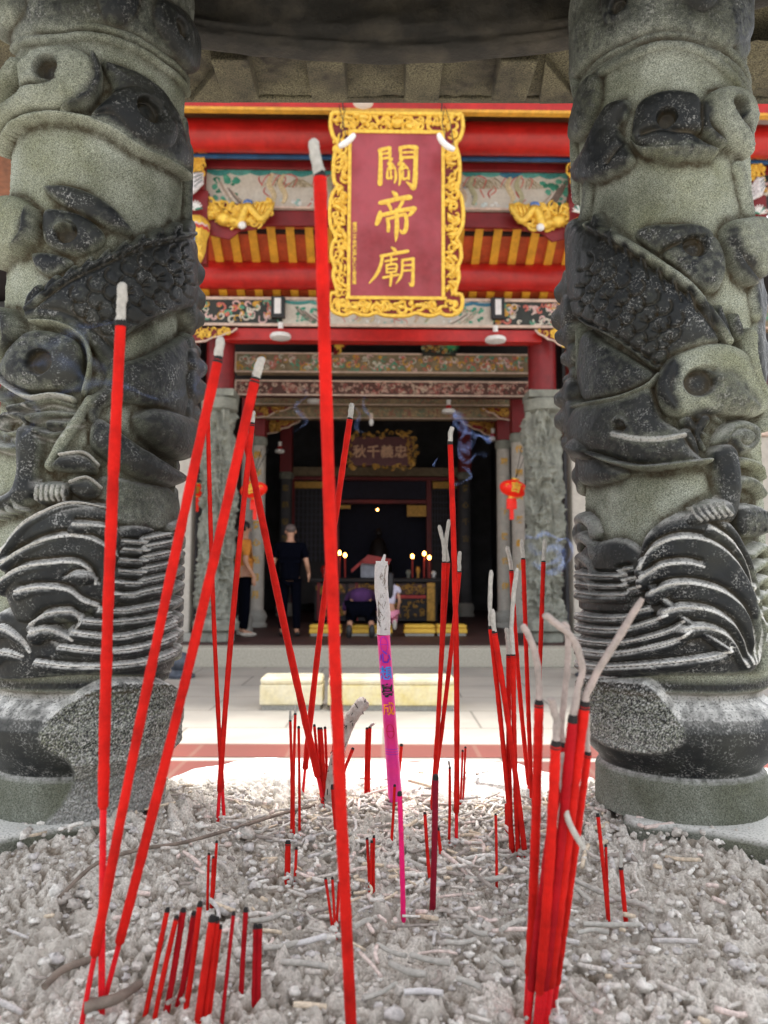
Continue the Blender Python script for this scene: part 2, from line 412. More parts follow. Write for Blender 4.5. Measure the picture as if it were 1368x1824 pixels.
def build_ash():
    st = .0016
    xs = np.arange(-.44, .44, st); ys = np.arange(.28, 1.22, st)
    X, Y = np.meshgrid(xs, ys)
    H = ash_h(X, Y)
    crumb = np.abs(fbm(X*60, Y*60, 0, 21, 3)); crumb2 = np.abs(fbm(X*150, Y*150, 0, 31, 2))
    far = np.clip((Y-1.03+.02*fbm(X*12, Y*12, 0, 14, 2))/.06, 0, 1)
    amp = (1-.95*far)
    H = H + amp*(.016*np.clip(crumb*1.9, 0, 1)*np.clip(.62+1.3*fbm(X*8, Y*8, 0, 41, 2), .15, 1) + .0075*np.clip(crumb2*1.8, 0, 1)*np.clip(.7+1.3*fbm(X*14, Y*14, 0, 43, 2), .2, 1) + .0016*vnoise(X*420, Y*420, 0, 51)) - .007*amp
    n1, n0 = X.shape
    idx = np.arange(n1*n0).reshape(n1, n0)
    F = np.stack([idx[:-1, :-1], idx[:-1, 1:], idx[1:, 1:], idx[1:, :-1]], -1).reshape(-1, 4)
    r = np.hypot(X-CX, Y-CY); an = np.degrees(np.arctan2(np.abs(Y-CY), np.abs(X-CX)+1e-9)); kk = np.interp(an, [0, 26, 34, 45, 60, 90], [1, 1, .94, .905, .925, .955])
    ok = r < np.minimum(.405 + .07*np.clip((Y-.98)/.1, 0, 1), .476*kk+.0005*fbm(X*30, Y*30, 0, 5, 2))
    keep = ok.ravel()[F].all(1); F = F[keep]
    used = np.unique(F); mp = np.zeros(n1*n0, int); mp[used] = np.arange(len(used))
    V = np.stack([X, Y, H], -1).reshape(-1, 3)[used]
    hollow_shade = np.clip((crumb*1.9*.65+crumb2*1.8*.5-.10)*2.0 + .35*fbm(X*20, Y*20, 0, 81, 3), 0, 1); hollow_shade = np.maximum(hollow_shade, far).ravel()[used]  # mask of the painted crevice shade, low in the hollows
    o = mesh_obj('ash', V, mp[F], M['ash'], None, np.stack([hollow_shade]*3, -1)); tag(o, 'grey powdery incense ash filling the stone bowl', 'ash', kind='stuff')
build_ash()

def build_bowl():
    rt = root('stone_censer', (CX, CY, 0), 'round green grey stone incense bowl whose dusty rim carries the pillars', 'censer')
    b = MB(); rd = random.Random(3)
    prof = [(.20, 0), (.30, .02), (.31, .10), (.26, .16), (.24, .25), (.33, .40), (.43, .58), (.46, .72), (.455, .80), (.475, .82), (.478, RIMZ-.008), (.470, RIMZ), (.405, RIMZ), (.395, RIMZ-.004), (.390, RIMZ-.05), (.36, .70), (.30, .60)]
    b.lathe(CX, CY, prof, 144, lambda an, z: rim_k(an)*(1+.004*math.sin(an*9+z*20)))
    V = np.array(b.v); zz = V[:, 2]
    up = ((zz > RIMZ-.006)).astype(float)
    cols = np.stack([np.full(len(V), .35), up*.3, up*.9], -1)
    mesh_obj('bowl', V, b.f, M['dragonstone'], rt, cols)
build_bowl()
def ledges():
    for sg, cx, nm in ((1, PXR, 'right'), (-1, PXL, 'left')):
        rt = root('stone_plinth', (cx, PY_, .885), 'rough stone ledge on the bowl rim carrying the %s carved pillar' % nm, 'plinth')
        P = [atz(1120, 1462, .911), atz(1180, 1470, .911), atz(1250, 1478, .911), atz(1368, 1500, .911), atz(1500, 1530, .911)]
        P = [Vector((p.x, p.y)) for p in P]+[Vector((.62, .84)), Vector((.60, 1.0)), Vector((.47, 1.06)), Vector((.34, 1.03)), Vector((.27, .95)), Vector((.262, .87))]
        Q = catmull([(p.x, p.y) for p in P], 5, True)
        if sg < 0: Q = np.array([(-q[0]-.009, q[1]) for q in Q])[::-1]
        n = len(Q); V = []; F = []; c0 = Q.mean(0); rows = [(.0, .862), (.0, .890), (.001, .905), (-.004, .911)]
        for j, (o, z) in enumerate(rows):
            for i, q in enumerate(Q):
                d = (q-c0)/np.linalg.norm(q-c0); w = .003*float(fbm(i*.5, j*2.0, 0, 6, 2)); V.append((q[0]+d[0]*(o+w), q[1]+d[1]*(o+w), z+.0015*float(fbm(i*.3, j, 0, 9, 2))))
        for s in (.9, .7, .4, .02):
            for q in Q: V.append((c0[0]+(q[0]-c0[0])*s, c0[1]+(q[1]-c0[1])*s, .9112))
        m = len(rows)+4
        for j in range(m-1):
            for i in range(n): F.append((j*n+i, j*n+(i+1) % n, (j+1)*n+(i+1) % n, (j+1)*n+i))
        V = np.array(V); cols = np.stack([np.full(len(V), .55), np.full(len(V), .25), (V[:, 2] > .909)*.75], -1)
        mesh_obj('ledge', V, F, M['dragonstone'], rt, cols)

# ---- relief carving on the pillars
def catmull(P, n=8, closed=False):
    P = [np.array(p, float) for p in P]; out = []; m = len(P)
    rng = range(m if closed else m-1)
    for i in rng:
        p0 = P[(i-1) % m] if closed or i > 0 else P[0]; p1 = P[i]; p2 = P[(i+1) % m]
        p3 = P[(i+2) % m] if closed or i+2 < m else P[-1]
        for k in range(n):
            t = k/n
            out.append(.5*((2*p1)+(-p0+p2)*t+(2*p0-5*p1+4*p2-p3)*t*t+(-p0+3*p1-3*p2+p3)*t**3))
    if not closed: out.append(P[-1])
    return np.array(out)
class Relief:
    def __init__(s, cx, seed):
        s.cx, s.cy = cx, PY_
        s.base = math.atan2(-s.cx, -(-s.cy)*1.0)  # unused helper
        d = Vector((0-cx, 0-s.cy)); s.a0 = math.atan2(d.y, d.x)        # direction to the viewing side
        fine = np.linspace(-1.9, 1.9, 520); back = np.linspace(1.9, 2*math.pi-1.9, 90)[1:-1]
        s.phi = np.concatenate([fine, back])
        s.z = np.arange(.908, 2.02, .00105)
        PH, Z = np.meshgrid(s.phi, s.z); s.PH, s.Z = PH, Z
        s.S = PH*PR
        s.H = np.zeros_like(Z); s.P = np.zeros_like(Z); s.seed = seed; s.D = np.zeros_like(Z)
    def uv(s, px, py):
        d = pdir(px, py); d2 = Vector((d.x, d.y)); L = d2.length; d2n = d2/L
        c = Vector((s.cx, s.cy)); t = c.dot(d2n); perp = (c - d2n*t)        # from ray to centre
        side = d2n.x*c.y - d2n.y*c.x                                        # >0: centre left of ray
        r = PR+.004; m = abs(side)
        if m < r: tt = t-math.sqrt(r*r-m*m); hit = d2n*tt; ext = 0
        else: tt = t; hit = c + (d2n*t-c).normalized()*r; ext = (m-r)/r
        q = hit-c; ang = math.atan2(q.y, q.x)-s.a0
        ang = (ang+math.pi) % (2*math.pi)-math.pi
        ang = ang + (ext*.8 if ang > 0 else -ext*.8)
        return ang*PR, CAMZ + d.z/L*tt
    def pts(s, P): return np.array([s.uv(*p[:2]) for p in P])
    def win(s, Q, mg):
        u0, u1 = Q[:, 0].min()-mg, Q[:, 0].max()+mg; v0, v1 = Q[:, 1].min()-mg, Q[:, 1].max()+mg
        i0 = np.searchsorted(s.z, v0); i1 = np.searchsorted(s.z, v1)
        j0 = np.searchsorted(s.phi[:520]*PR, u0); j1 = np.searchsorted(s.phi[:520]*PR, u1)
        return slice(i0, max(i1, i0+1)), slice(j0, max(j1, j0+1))
    def seg(s, Q, w):
        S = s.S[w]; Z = s.Z[w]; best = np.full(S.shape, 9.0); tb = np.zeros(S.shape); n = len(Q)-1
        for i in range(n):
            a, b = Q[i], Q[i+1]; e = b-a; L = (e*e).sum()+1e-12
            t = np.clip(((S-a[0])*e[0]+(Z-a[1])*e[1])/L, 0, 1)
            d = np.hypot(S-a[0]-t*e[0], Z-a[1]-t*e[1]); k = d < best
            best = np.where(k, d, best); tb = np.where(k, (i+t)/n, tb)
        return best, tb
    def blob(s, P, h, edge=6, pol=1.0, hb=0.0, mode='max'):
        """closed outline raised by h (metres) with a rounded edge (photo px)"""
        edge = edge*.00066
        Q = catmull(s.pts(P), 5, True); w = s.win(Q, .01); S = s.S[w]; Z = s.Z[w]
        ins = np.zeros(S.shape, bool); n = len(Q)
        for i in range(n):
            a, b = Q[i], Q[(i+1) % n]
            c = ((a[1] > Z) != (b[1] > Z)) & (S < (b[0]-a[0])*(Z-a[1])/(b[1]-a[1]+1e-12)+a[0]); ins ^= c
        d, _ = s.seg(np.vstack([Q, Q[:1]]), w)
        f = np.clip(np.where(ins, d/edge, 0), 0, 1); prof = np.sqrt(1-(1-f)**2)
        q2 = np.clip(np.where(ins, d/(edge*3.4), 0), 0, 1); dome = np.sqrt(1-(1-q2)**2)
        hh = h*(.50*prof+.62*dome)
        s.H[w] = np.maximum(s.H[w], hb+hh*(ins)) if mode == 'max' else s.H[w]+hh
        k = np.clip(np.where(ins, d/.0016+.2, 0), 0, 1); s.P[w] = s.P[w]*(1-k)+pol*k
    def tube(s, P, r, h=None, pol=1.0, r1=None, mode='max', smooth=True, dust=0):
        Q = s.pts(P); Q = catmull(Q, 6) if smooth and len(Q) > 2 else Q
        r = r*.00066; r1 = r if r1 is None else r1*.00066; h = h if h is not None else r
        w = s.win(Q, max(r, r1)+.004); d, t = s.seg(Q, w); rr = r*(1-t)+r1*t+1e-9
        f = np.clip(d/rr, 0, 1); p = np.sqrt(1-f*f); sc = rr/max(r, r1)
        if mode == 'max': s.H[w] = np.maximum(s.H[w], h*sc*p)
        else: s.H[w] = s.H[w] + h*sc*p
        k = np.clip((1-f)*3, 0, 1); s.P[w] = s.P[w]*(1-k)+pol*k
        if dust: s.D[w] = np.maximum(s.D[w], k*dust)
    def groove(s, P, r, depth, smooth=True, dust=0, pol=None):
        Q = s.pts(P); Q = catmull(Q, 6) if smooth and len(Q) > 2 else Q
        r = r*.00066; w = s.win(Q, r*3); d, t = s.seg(Q, w); g = np.exp(-(d/r)**2)*np.clip(np.minimum(t, 1-t)*12+.25, 0, 1)
        s.H[w] -= depth*g
        if dust: s.D[w] = np.maximum(s.D[w], g*dust)
        if pol is not None: s.P[w] = s.P[w]*(1-g)+pol*g
    def hole(s, p, r, depth=.012, pol=1):
        Q = s.pts([p]); r = r*.00066; w = s.win(Q, r*2); d = np.hypot(s.S[w]-Q[0, 0], (s.Z[w]-Q[0, 1])*.9)
        k = np.clip((r-d)/.0022+.3, 0, 1); s.H[w] -= depth*k; s.P[w] = s.P[w]*(1-k)+pol*k
    def spiral(s, c, r, turns, sgn, a0, w0, h, pol=1):
        P = [(c[0]+r*(1-.75*t)*math.cos(a0+sgn*turns*6.283*t), c[1]+r*(1-.75*t)*math.sin(a0+sgn*turns*6.283*t)) for t in np.linspace(0, 1, 12)]
        s.groove(P, w0, h)
    def scales(s, P0, P1, rows, cols, rad, h):
        """overlapping round scales between two rail polylines"""
        a = catmull(P0, 8); b = catmull(P1, 8)
        for j in range(cols):
            for i in range(rows):
                t = (j+.5*(i % 2))/cols; u = (i+.5)/rows
                if t > 1: continue
                p = a[int(t*(len(a)-1))]*(1-u)+b[int(t*(len(b)-1))]*u
                dr = a[min(len(a)-1, int(t*(len(a)-1))+3)]-a[max(0, int(t*(len(a)-1))-3)]; an = math.atan2(dr[1], dr[0])
                arc = [(p[0]+rad*math.cos(an+q), p[1]+rad*math.sin(an+q)) for q in np.linspace(-1.5, 1.5, 6)]
                s.groove(arc, 2.2, h, False)
    def finish(s, prof, name, rt, patches, lumps):
        PH, Z = s.PH, s.Z
        # silhouette lumps (mane curls at the sides)
        for (px, py, out, rad, sh) in lumps:
            u, z = s.uv(px, py); u = math.copysign(PR*1.62, u)
            d = np.hypot((s.S-u)*.62, (s.Z-z)/sh)/(rad*1.15); f = np.clip(1-d*d, 0, 1)
            s.H = np.maximum(s.H, out*np.sqrt(f)*(1+.10*np.sin(d*9))); k = np.clip(f*3, 0, 1); s.P = s.P*(1-k)+.95*k
        # the unseen back repeats a flowing cloud relief
        bk = np.clip((np.abs(((PH+math.pi) % (2*math.pi))-math.pi)-1.75)/.25, 0, 1)*np.clip((Z-1.02)/.03, 0, 1)
        cl = np.clip(1-np.abs(fbm(PH*2.2, Z*14, 0, s.seed+9, 2))*3.0, 0, 1)
        s.H = s.H*(1-bk)+bk*.012*cl; s.P = s.P*(1-bk)+bk*np.clip(cl*2-.6, 0, 1)
        pz = np.array([p[0] for p in prof])[::-1]; pr = np.array([p[1] for p in prof])[::-1]
        Rb = np.interp(Z, pz, pr)
        shaft = np.clip((Z-1.040)/.006, 0, 1)
        low = 1-shaft
        bulge = low*np.clip((Z-.952)/.006, 0, 1)
        s.P = s.P*shaft + bulge*.97 + low*(1-np.clip((Z-.952)/.006, 0, 1))*.30
        s.D = s.D + bulge*np.clip((Z-1.005)/.025, 0, 1)*.42*np.clip(.55+1.3*fbm(PH*3, Z*30, 0, 77, 3), 0, 1)
        H = s.H*shaft
        for (P, out, dusty) in patches:     # rough broken skin of cement low on the pillar
            Q = catmull(s.pts(P), 5, True); S = s.S; ins = np.zeros(S.shape, bool); n = len(Q)
            for i in range(n):
                a, b = Q[i], Q[(i+1) % n]
                c = ((a[1] > Z) != (b[1] > Z)) & (S < (b[0]-a[0])*(Z-a[1])/(b[1]-a[1]+1e-12)+a[0]); ins ^= c
            w = (slice(0, np.searchsorted(s.z, 1.08)), slice(0, 520))
            d = np.zeros_like(Z); dd, _ = s.seg(np.vstack([Q, Q[:1]]), w); d[w] = dd
            k = np.clip(np.where(ins, d/.007, 0), 0, 1); k = k*k*(3-2*k)
            tgt = out - (out-.0945)*np.clip((.972-Z)/.018, 0, 1) + .0022*fbm(PH*60, Z*600, 0, 5, 3)
            Rb = Rb*(1-k)+np.maximum(Rb+.0015, tgt)*k
            s.P = s.P*(1-k)+k*np.clip(.66+.9*fbm(PH*90, Z*900, 0, 61, 2), 0, 1); s.D = s.D*(1-k)+k*np.clip(dusty+(.985-Z)*6+1.2*np.clip(fbm(PH*100, Z*1000, 0, 71, 2), 0, 1), 0, .85)
        # dust settled on upward ledges, strongest low down
        gz = np.gradient(Rb+H, s.z, axis=0)
        ledge = np.clip((-gz-.25)*1.1, 0, 1)*np.clip((1.40-Z)/.3, .0, 1)*np.clip(.75+.9*fbm(PH*14, Z*120, 0, 15, 3), .25, 1)
        s.D = np.clip(np.maximum(s.D, ledge*.9), 0, 1)
        rough = (1-s.P)
        H = H + rough*(.0007*vnoise(PH*48, Z*480, 0, 2)+.0005*vnoise(PH*100, Z*1000, 0, 4)) + .0012*fbm(PH*8, Z*70, 0, 12, 3)*shaft
        def blur(A, k):
            for ax in (0, 1):
                c = np.cumsum(np.pad(A, [(k+1, k) if q == ax else (0, 0) for q in (0, 1)], mode='edge'), axis=ax)
                A = (c[2*k+1:] - c[:-2*k-1])/(2*k+1) if ax == 0 else (c[:, 2*k+1:]-c[:, :-2*k-1])/(2*k+1)
            return A
        Pq = np.clip(blur(blur(s.P, 4), 4)*1.05+.22*fbm(PH*22, Z*220, 0, 17, 3)*(s.P > .05), 0, 1); s.P = np.where(Z < 1.062, s.P, Pq); nk = np.clip(1-np.abs(Z-1.050)/.012, 0, 1); s.P = np.maximum(s.P, nk*1.0*(Z > 1.03))
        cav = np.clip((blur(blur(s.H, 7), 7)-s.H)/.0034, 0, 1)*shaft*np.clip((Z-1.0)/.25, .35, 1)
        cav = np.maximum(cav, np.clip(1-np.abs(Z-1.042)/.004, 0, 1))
        Rr = Rb+H; ang = s.a0+PH
        V = np.stack([s.cx+Rr*np.cos(ang), s.cy+Rr*np.sin(ang), Z], -1).reshape(-1, 3)
        inner = math.atan2(.80-s.cy, -s.cx)       # inner side darker: incense soot plus painted shade of the side lighting
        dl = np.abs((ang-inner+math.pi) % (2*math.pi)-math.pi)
        dark_tone = np.clip(1.22-dl/1.05+.35*fbm(PH*3, Z*22, 0, 91, 3), 0, 1)*np.clip((Z-1.02)/.1, .25, 1)*np.clip((2.1-Z)/.5, .4, 1)
        dark_tone = np.maximum(dark_tone, np.clip((Z-1.62)/.20, 0, 1)*(.95+.5*fbm(PH*4, Z*30, 0, 33, 3))); dark_tone = np.clip(dark_tone, 0, 1)  # canopy shade painted in as darker colour towards the pillar tops
        dark_tone = np.maximum(dark_tone, np.where(Z < .956, .55, 0))  # base ring toned darker all round
        cols = np.stack([np.clip((s.P-.1)/.72, 0, 1), cav, s.D, dark_tone*.85], -1).reshape(-1, 4)
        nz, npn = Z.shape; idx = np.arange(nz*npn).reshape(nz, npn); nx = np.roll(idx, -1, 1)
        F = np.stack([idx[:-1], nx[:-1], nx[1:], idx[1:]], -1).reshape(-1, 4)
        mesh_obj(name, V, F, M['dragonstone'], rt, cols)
PROF = [(2.05, .0965), (1.06, .097), (1.044, .095), (1.041, .090), (1.036, .0895), (1.032, .093), (1.028, .100), (1.018, .1085), (1.006, .1125), (.995, .1120), (.980, .1065), (.968, .0965), (.960, .088), (.956, .086), (.9545, .088), (.951, .0905), (.947, .0915), (.910, .0925), (.86, .0920)]

def right_pillar():
    rt = root('carved_pillar', (PXR, PY_, RIMZ), 'dragon carved green grey stone pillar on the right side of the incense bowl', 'pillar')
    s = Relief(PXR, 1); B = s.blob; T = s.tube; G = s.groove
    # top cloud band
    B([(1030, -40), (1200, -60), (1345, -40), (1340, 60), (1300, 85), (1240, 62), (1180, 55), (1110, 75), (1050, 110), (1015, 150), (1005, 60)], .010, 10, .55)
    B([(1075, 0), (1110, -15), (1130, 20), (1112, 45), (1080, 48)], .014, 7, .7); s.hole((1106, 16), 13, .008)
    B([(1215, -30), (1260, -30), (1275, 5), (1250, 28), (1215, 10)], .015, 7, .8)
    B([(1290, -40), (1330, -40), (1340, 80), (1315, 95)], .006, 8, .7)
    for k, dy in enumerate((0, 22, 40)):
        T([(1012, 150+dy*1.3), (1060, 92+dy), (1120, 60+dy*.9), (1180, 42+dy*.8), (1250, 52+dy*.8), (1310, 92+dy), (1345, 150+dy)], 9, .005, .45, mode='max')
    G([(1018, 165), (1070, 108), (1180, 66), (1260, 76), (1320, 115)], 4, .004)
    T([(1012, 120), (1030, 180), (1018, 260), (1012, 350)], 13, .011, .4)
    # first cloud: leaf with stalk, scroll and tailed lobe
    B([(1045, 140), (1062, 132), (1068, 160), (1060, 200), (1040, 240), (1022, 250), (1030, 180)], .014, 9, .65)
    B([(1120, 178), (1085, 186), (1062, 225), (1042, 270), (1026, 300), (1030, 326), (1060, 325), (1100, 310), (1130, 288), (1120, 262), (1105, 230), (1118, 205)], .015, 9, .92)
    G([(1085, 300), (1112, 255), (1108, 215), (1120, 190)], 5, .005)
    B([(1125, 235), (1135, 190), (1165, 168), (1210, 163), (1245, 178), (1250, 230), (1240, 245), (1262, 262), (1270, 282), (1200, 288), (1150, 268), (1128, 252)], .015, 9, .88)
    B([(1118, 238), (1142, 262), (1190, 262), (1240, 258), (1275, 272), (1262, 285), (1200, 280), (1145, 276)], .019, 8, .6)
    G([(1140, 245), (1175, 236), (1210, 240), (1245, 240)], 5, .006); s.hole((1187, 217), 14, .013)
    B([(1248, 190), (1265, 165), (1300, 158), (1325, 175), (1335, 215), (1330, 250), (1328, 285), (1300, 268), (1270, 240), (1248, 215)], .020, 11, .30)
    s.hole((1300, 200), 14, .012, .8); G([(1300, 205), (1306, 222), (1322, 245)], 6, .007, pol=.9)
    B([(1246, 185), (1258, 195), (1262, 230), (1290, 262), (1270, 262), (1248, 232)], .017, 5, .95)
    # flanks
    T([(1320, 300), (1335, 380), (1340, 470), (1350, 560)], 15, .010, .35); T([(1045, 330), (1040, 380), (1030, 420), (1022, 520), (1022, 620)], 12, .010, .5)
    # second cloud
    B([(1130, 418), (1150, 402), (1200, 398), (1250, 400), (1272, 418), (1262, 440), (1225, 452), (1180, 452), (1150, 440)], .011, 8, .8)
    B([(1180, 452), (1225, 426), (1262, 418), (1282, 440), (1290, 480), (1275, 520), (1230, 510), (1205, 480)], .015, 9, .7)
    s.hole((1234, 443), 17, .013); G([(1175, 450), (1205, 437), (1228, 428), (1255, 425)], 4, .005)
    B([(1290, 400), (1320, 390), (1346, 392), (1352, 440), (1348, 500), (1325, 490), (1302, 462), (1286, 430)], .024, 12, .32)
    B([(1284, 425), (1292, 402), (1300, 440), (1325, 480), (1342, 510), (1312, 495)], .016, 5, .95)
    # dragon body: wide scaled band from upper left to lower right
    body_t = [(1030, 398), (1080, 430), (1140, 468), (1200, 512), (1250, 565), (1272, 605)]
    body_b = [(1030, 560), (1070, 585), (1110, 612), (1150, 640), (1170, 660), (1200, 655)]
    B([(1022, 395), (1060, 405), (1110, 440), (1165, 480), (1215, 520), (1255, 568), (1278, 612), (1240, 630), (1200, 640), (1172, 662), (1130, 632), (1085, 600), (1040, 575), (1028, 540)], .019, 14, .85)
    T([(1055, 402), (1120, 438), (1180, 478), (1230, 520), (1275, 585), (1290, 612)], 9, .019, .2)
    s.scales([(1060, 455), (1110, 485), (1170, 528), (1215, 580)], [(1035, 560), (1085, 590), (1135, 620), (1175, 650)], 4, 8, 17, .0030)
    G([(1040, 562), (1090, 592), (1140, 626), (1172, 652)], 3, .006)
    for k in range(10):      # dorsal spikes
        t = k/9; x = 1066+t*235; y = 412+t*175 + 14*math.sin(t*3.1)
        B([(x-6, y-2), (x-2, y-26), (x+6, y-30+4*t), (x+16, y+4), (x+22, y+34), (x+8, y+26)], .015, 5, .95)
        G([(x+3, y-18), (x+10, y+6), (x+14, y+22)], 2, .003)
    # shoulder, snout, jaw
    B([(1045, 590), (1080, 612), (1130, 640), (1168, 668), (1150, 690), (1100, 708), (1045, 716), (1034, 660)], .012, 9, .75)
    T([(1036, 590), (1036, 660), (1030, 712)], 8, .013, .2)
    B([(1028, 735), (1050, 718), (1100, 710), (1140, 694), (1165, 690), (1180, 745), (1215, 770), (1230, 800), (1255, 825), (1200, 832), (1130, 828), (1085, 812), (1050, 812), (1034, 790)], .021, 12, .8)
    T([(1030, 728), (1090, 716), (1150, 695), (1175, 672)], 6, .022, .1)
    B([(1102, 750), (1118, 738), (1134, 752), (1134, 768), (1106, 772)], .029, 8, .6); s.hole((1118, 764), 9, .007)
    T([(1108, 776), (1140, 785), (1180, 786), (1215, 778)], 5, .025, .2, dust=.6)
    B([(1036, 790), (1050, 778), (1066, 800), (1058, 818), (1040, 816)], .027, 7, .8)
    T([(1064, 808), (1100, 824), (1160, 834), (1258, 822)], 5, .022, .6)
    B([(1032, 815), (1060, 808), (1090, 830), (1120, 845), (1080, 862), (1040, 862)], .012, 8, .85)
    # big cloud eye
    B([(1165, 700), (1180, 650), (1215, 625), (1262, 612), (1310, 625), (1340, 680), (1350, 735), (1320, 748), (1275, 742), (1235, 750), (1212, 748), (1180, 735)], .022, 12, .06)
    B([(1168, 698), (1182, 655), (1206, 640), (1210, 668), (1202, 700), (1212, 738), (1188, 732)], .026, 9, .92)
    B([(1232, 668), (1285, 660), (1310, 690), (1335, 735), (1290, 740), (1255, 720), (1250, 695)], .025, 9, .55)
    s.hole((1237, 688), 20, .010); G([(1222, 672), (1240, 664), (1262, 668)], 4, .004)
    T([(1318, 600), (1322, 660), (1345, 730), (1350, 760)], 12, .026, .1)
    # tufts
    for (P) in ([(1240, 742), (1262, 740), (1285, 752)], [(1222, 752), (1238, 765), (1258, 775)], [(1220, 775), (1232, 792), (1240, 810), (1243, 822)], [(1250, 750), (1240, 775), (1256, 800)]):
        T(P, 11, .017, .95, r1=3)
    # shell scrolls and foreleg with ringed claw
    B([(1268, 790), (1285, 760), (1315, 748), (1338, 765), (1335, 800), (1310, 815), (1290, 800)], .020, 9, .55)
    s.spiral((1312, 785), 24, 1.1, 1, 2.6, 3, .004)
    B([(1262, 805), (1285, 788), (1305, 805), (1312, 850), (1310, 900), (1298, 932), (1265, 938), (1245, 925), (1272, 890), (1268, 845)], .020, 10, .93)
    B([(1212, 930), (1225, 908), (1262, 890), (1290, 895), (1296, 925), (1262, 936), (1228, 945)], .025, 8, .93)
    for k in range(6): T([(1226+k*9, 906-k*2), (1231+k*9, 920-k*2), (1240+k*9, 930-k*2)], 2.2, .0275, .1, dust=.5)
    B([(1305, 900), (1350, 905), (1358, 950), (1322, 958), (1305, 940)], .017, 8, .9)
    T([(1306, 860), (1335, 860), (1352, 880)], 10, .014, .6); T([(1312, 820), (1345, 830), (1355, 850)], 8, .012, .3)
    for k in range(5): T([(1318+k*8, 912), (1320+k*8, 948)], 2, .019, .3)
    # water strata (stepped, dust on every ledge)
    B([(1040, 985), (1060, 968), (1110, 960), (1150, 985), (1180, 1010), (1205, 1060), (1290, 1120), (1345, 1190), (1200, 1203), (1036, 1200), (1030, 1100)], .010, 8, .93)
    ys = [1022, 1040, 1056, 1096, 1116, 1140, 1158, 1182]
    for i, y in enumerate(ys):
        xr = [1130, 1140, 1150, 1160, 1190, 1215, 1225, 1290][i]; up = [10, 12, 12, 14, 22, 34, 36, 30][i]
        P = [(1030, y-4), (1075, y+3), (1120, y+2), (xr-25, y-up*.5), (xr, y-up)]
        P2 = [(p[0], p[1]+9) for p in P]
        T(P2, 9, .0165, .95, mode='max'); T(P, 2.6, .0172, .4, dust=1.0)
        G([(p[0], p[1]-6) for p in P], 3.5, .006, pol=.95)
    # great breaking wave
    B([(1140, 1000), (1150, 955), (1190, 922), (1245, 908), (1295, 930), (1325, 985), (1345, 1060), (1352, 1130), (1340, 1185), (1318, 1200), (1290, 1165), (1235, 1120), (1195, 1080), (1165, 1045), (1145, 1020)], .020, 12, .95)
    waves = [[(1148, 1012), (1165, 978), (1210, 958), (1265, 970), (1310, 1020), (1338, 1100), (1335, 1180)],
             [(1150, 1030), (1180, 1008), (1220, 1003), (1245, 1010)],
             [(1165, 1055), (1195, 1040), (1240, 1040), (1290, 1062), (1322, 1110), (1330, 1180)],
             [(1185, 1088), (1215, 1080), (1262, 1088), (1300, 1120), (1325, 1180)],
             [(1215, 1118), (1250, 1115), (1290, 1135), (1318, 1185)],
             [(1255, 940), (1295, 970), (1325, 1030), (1345, 1110)]]
    for i, P in enumerate(waves):
        T([(p[0]+2, p[1]+9) for p in P], 14, .027, .95, r1=5); T(P, 4, .0275, .3, r1=2, dust=.85); G([(p[0]-1, p[1]-9) for p in P], 4, .007, pol=.98)
    T([(1148, 1000), (1152, 1030), (1180, 1065), (1230, 1115), (1290, 1160)], 7, .022, .9)
    B([(1350, 1130), (1372, 1110), (1380, 1150), (1360, 1195), (1340, 1195)], .016, 8, .3)
    for k in range(7): T([(1330, 990+k*28), (1350, 975+k*28), (1362, 985+k*28)], 9, .016, .25)
    # left flank foam curls
    for k, y in enumerate((930, 965, 1000, 1030)): T([(1028, y), (1040, y-8), (1056, y+4), (1062, y+22)], 11, .014, .8, dust=.3)
    lumps = [(1010, 512, .032, .026, 1.0), (1000, 560, .036, .030, .9), (1000, 592, .032, .024, .8), (1010, 632, .026, .022, .8), (1000, 672, .024, .020, .7), (1000, 705, .034, .026, .9), (1005, 745, .034, .030, .9), (1012, 785, .026, .024, 1), (1020, 845, .016, .022, 1), (1022, 950, .016, .02, 1.2), (1022, 1010, .014, .014, 1), (1022, 1060, .012, .012, 1), (1022, 1110, .012, .016, 1), (1345, 520, .012, .03, 1.4), (1352, 620, .012, .03, 1.4), (1352, 1010, .014, .02, 1), (1356, 1080, .014, .02, 1)]
    patch = [(1030, 1206), (1120, 1204), (1165, 1212), (1198, 1248), (1220, 1285), (1225, 1315), (1200, 1338), (1165, 1347), (1100, 1338), (1060, 1310), (1035, 1270)]
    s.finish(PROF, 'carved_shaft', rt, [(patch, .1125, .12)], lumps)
    return rt
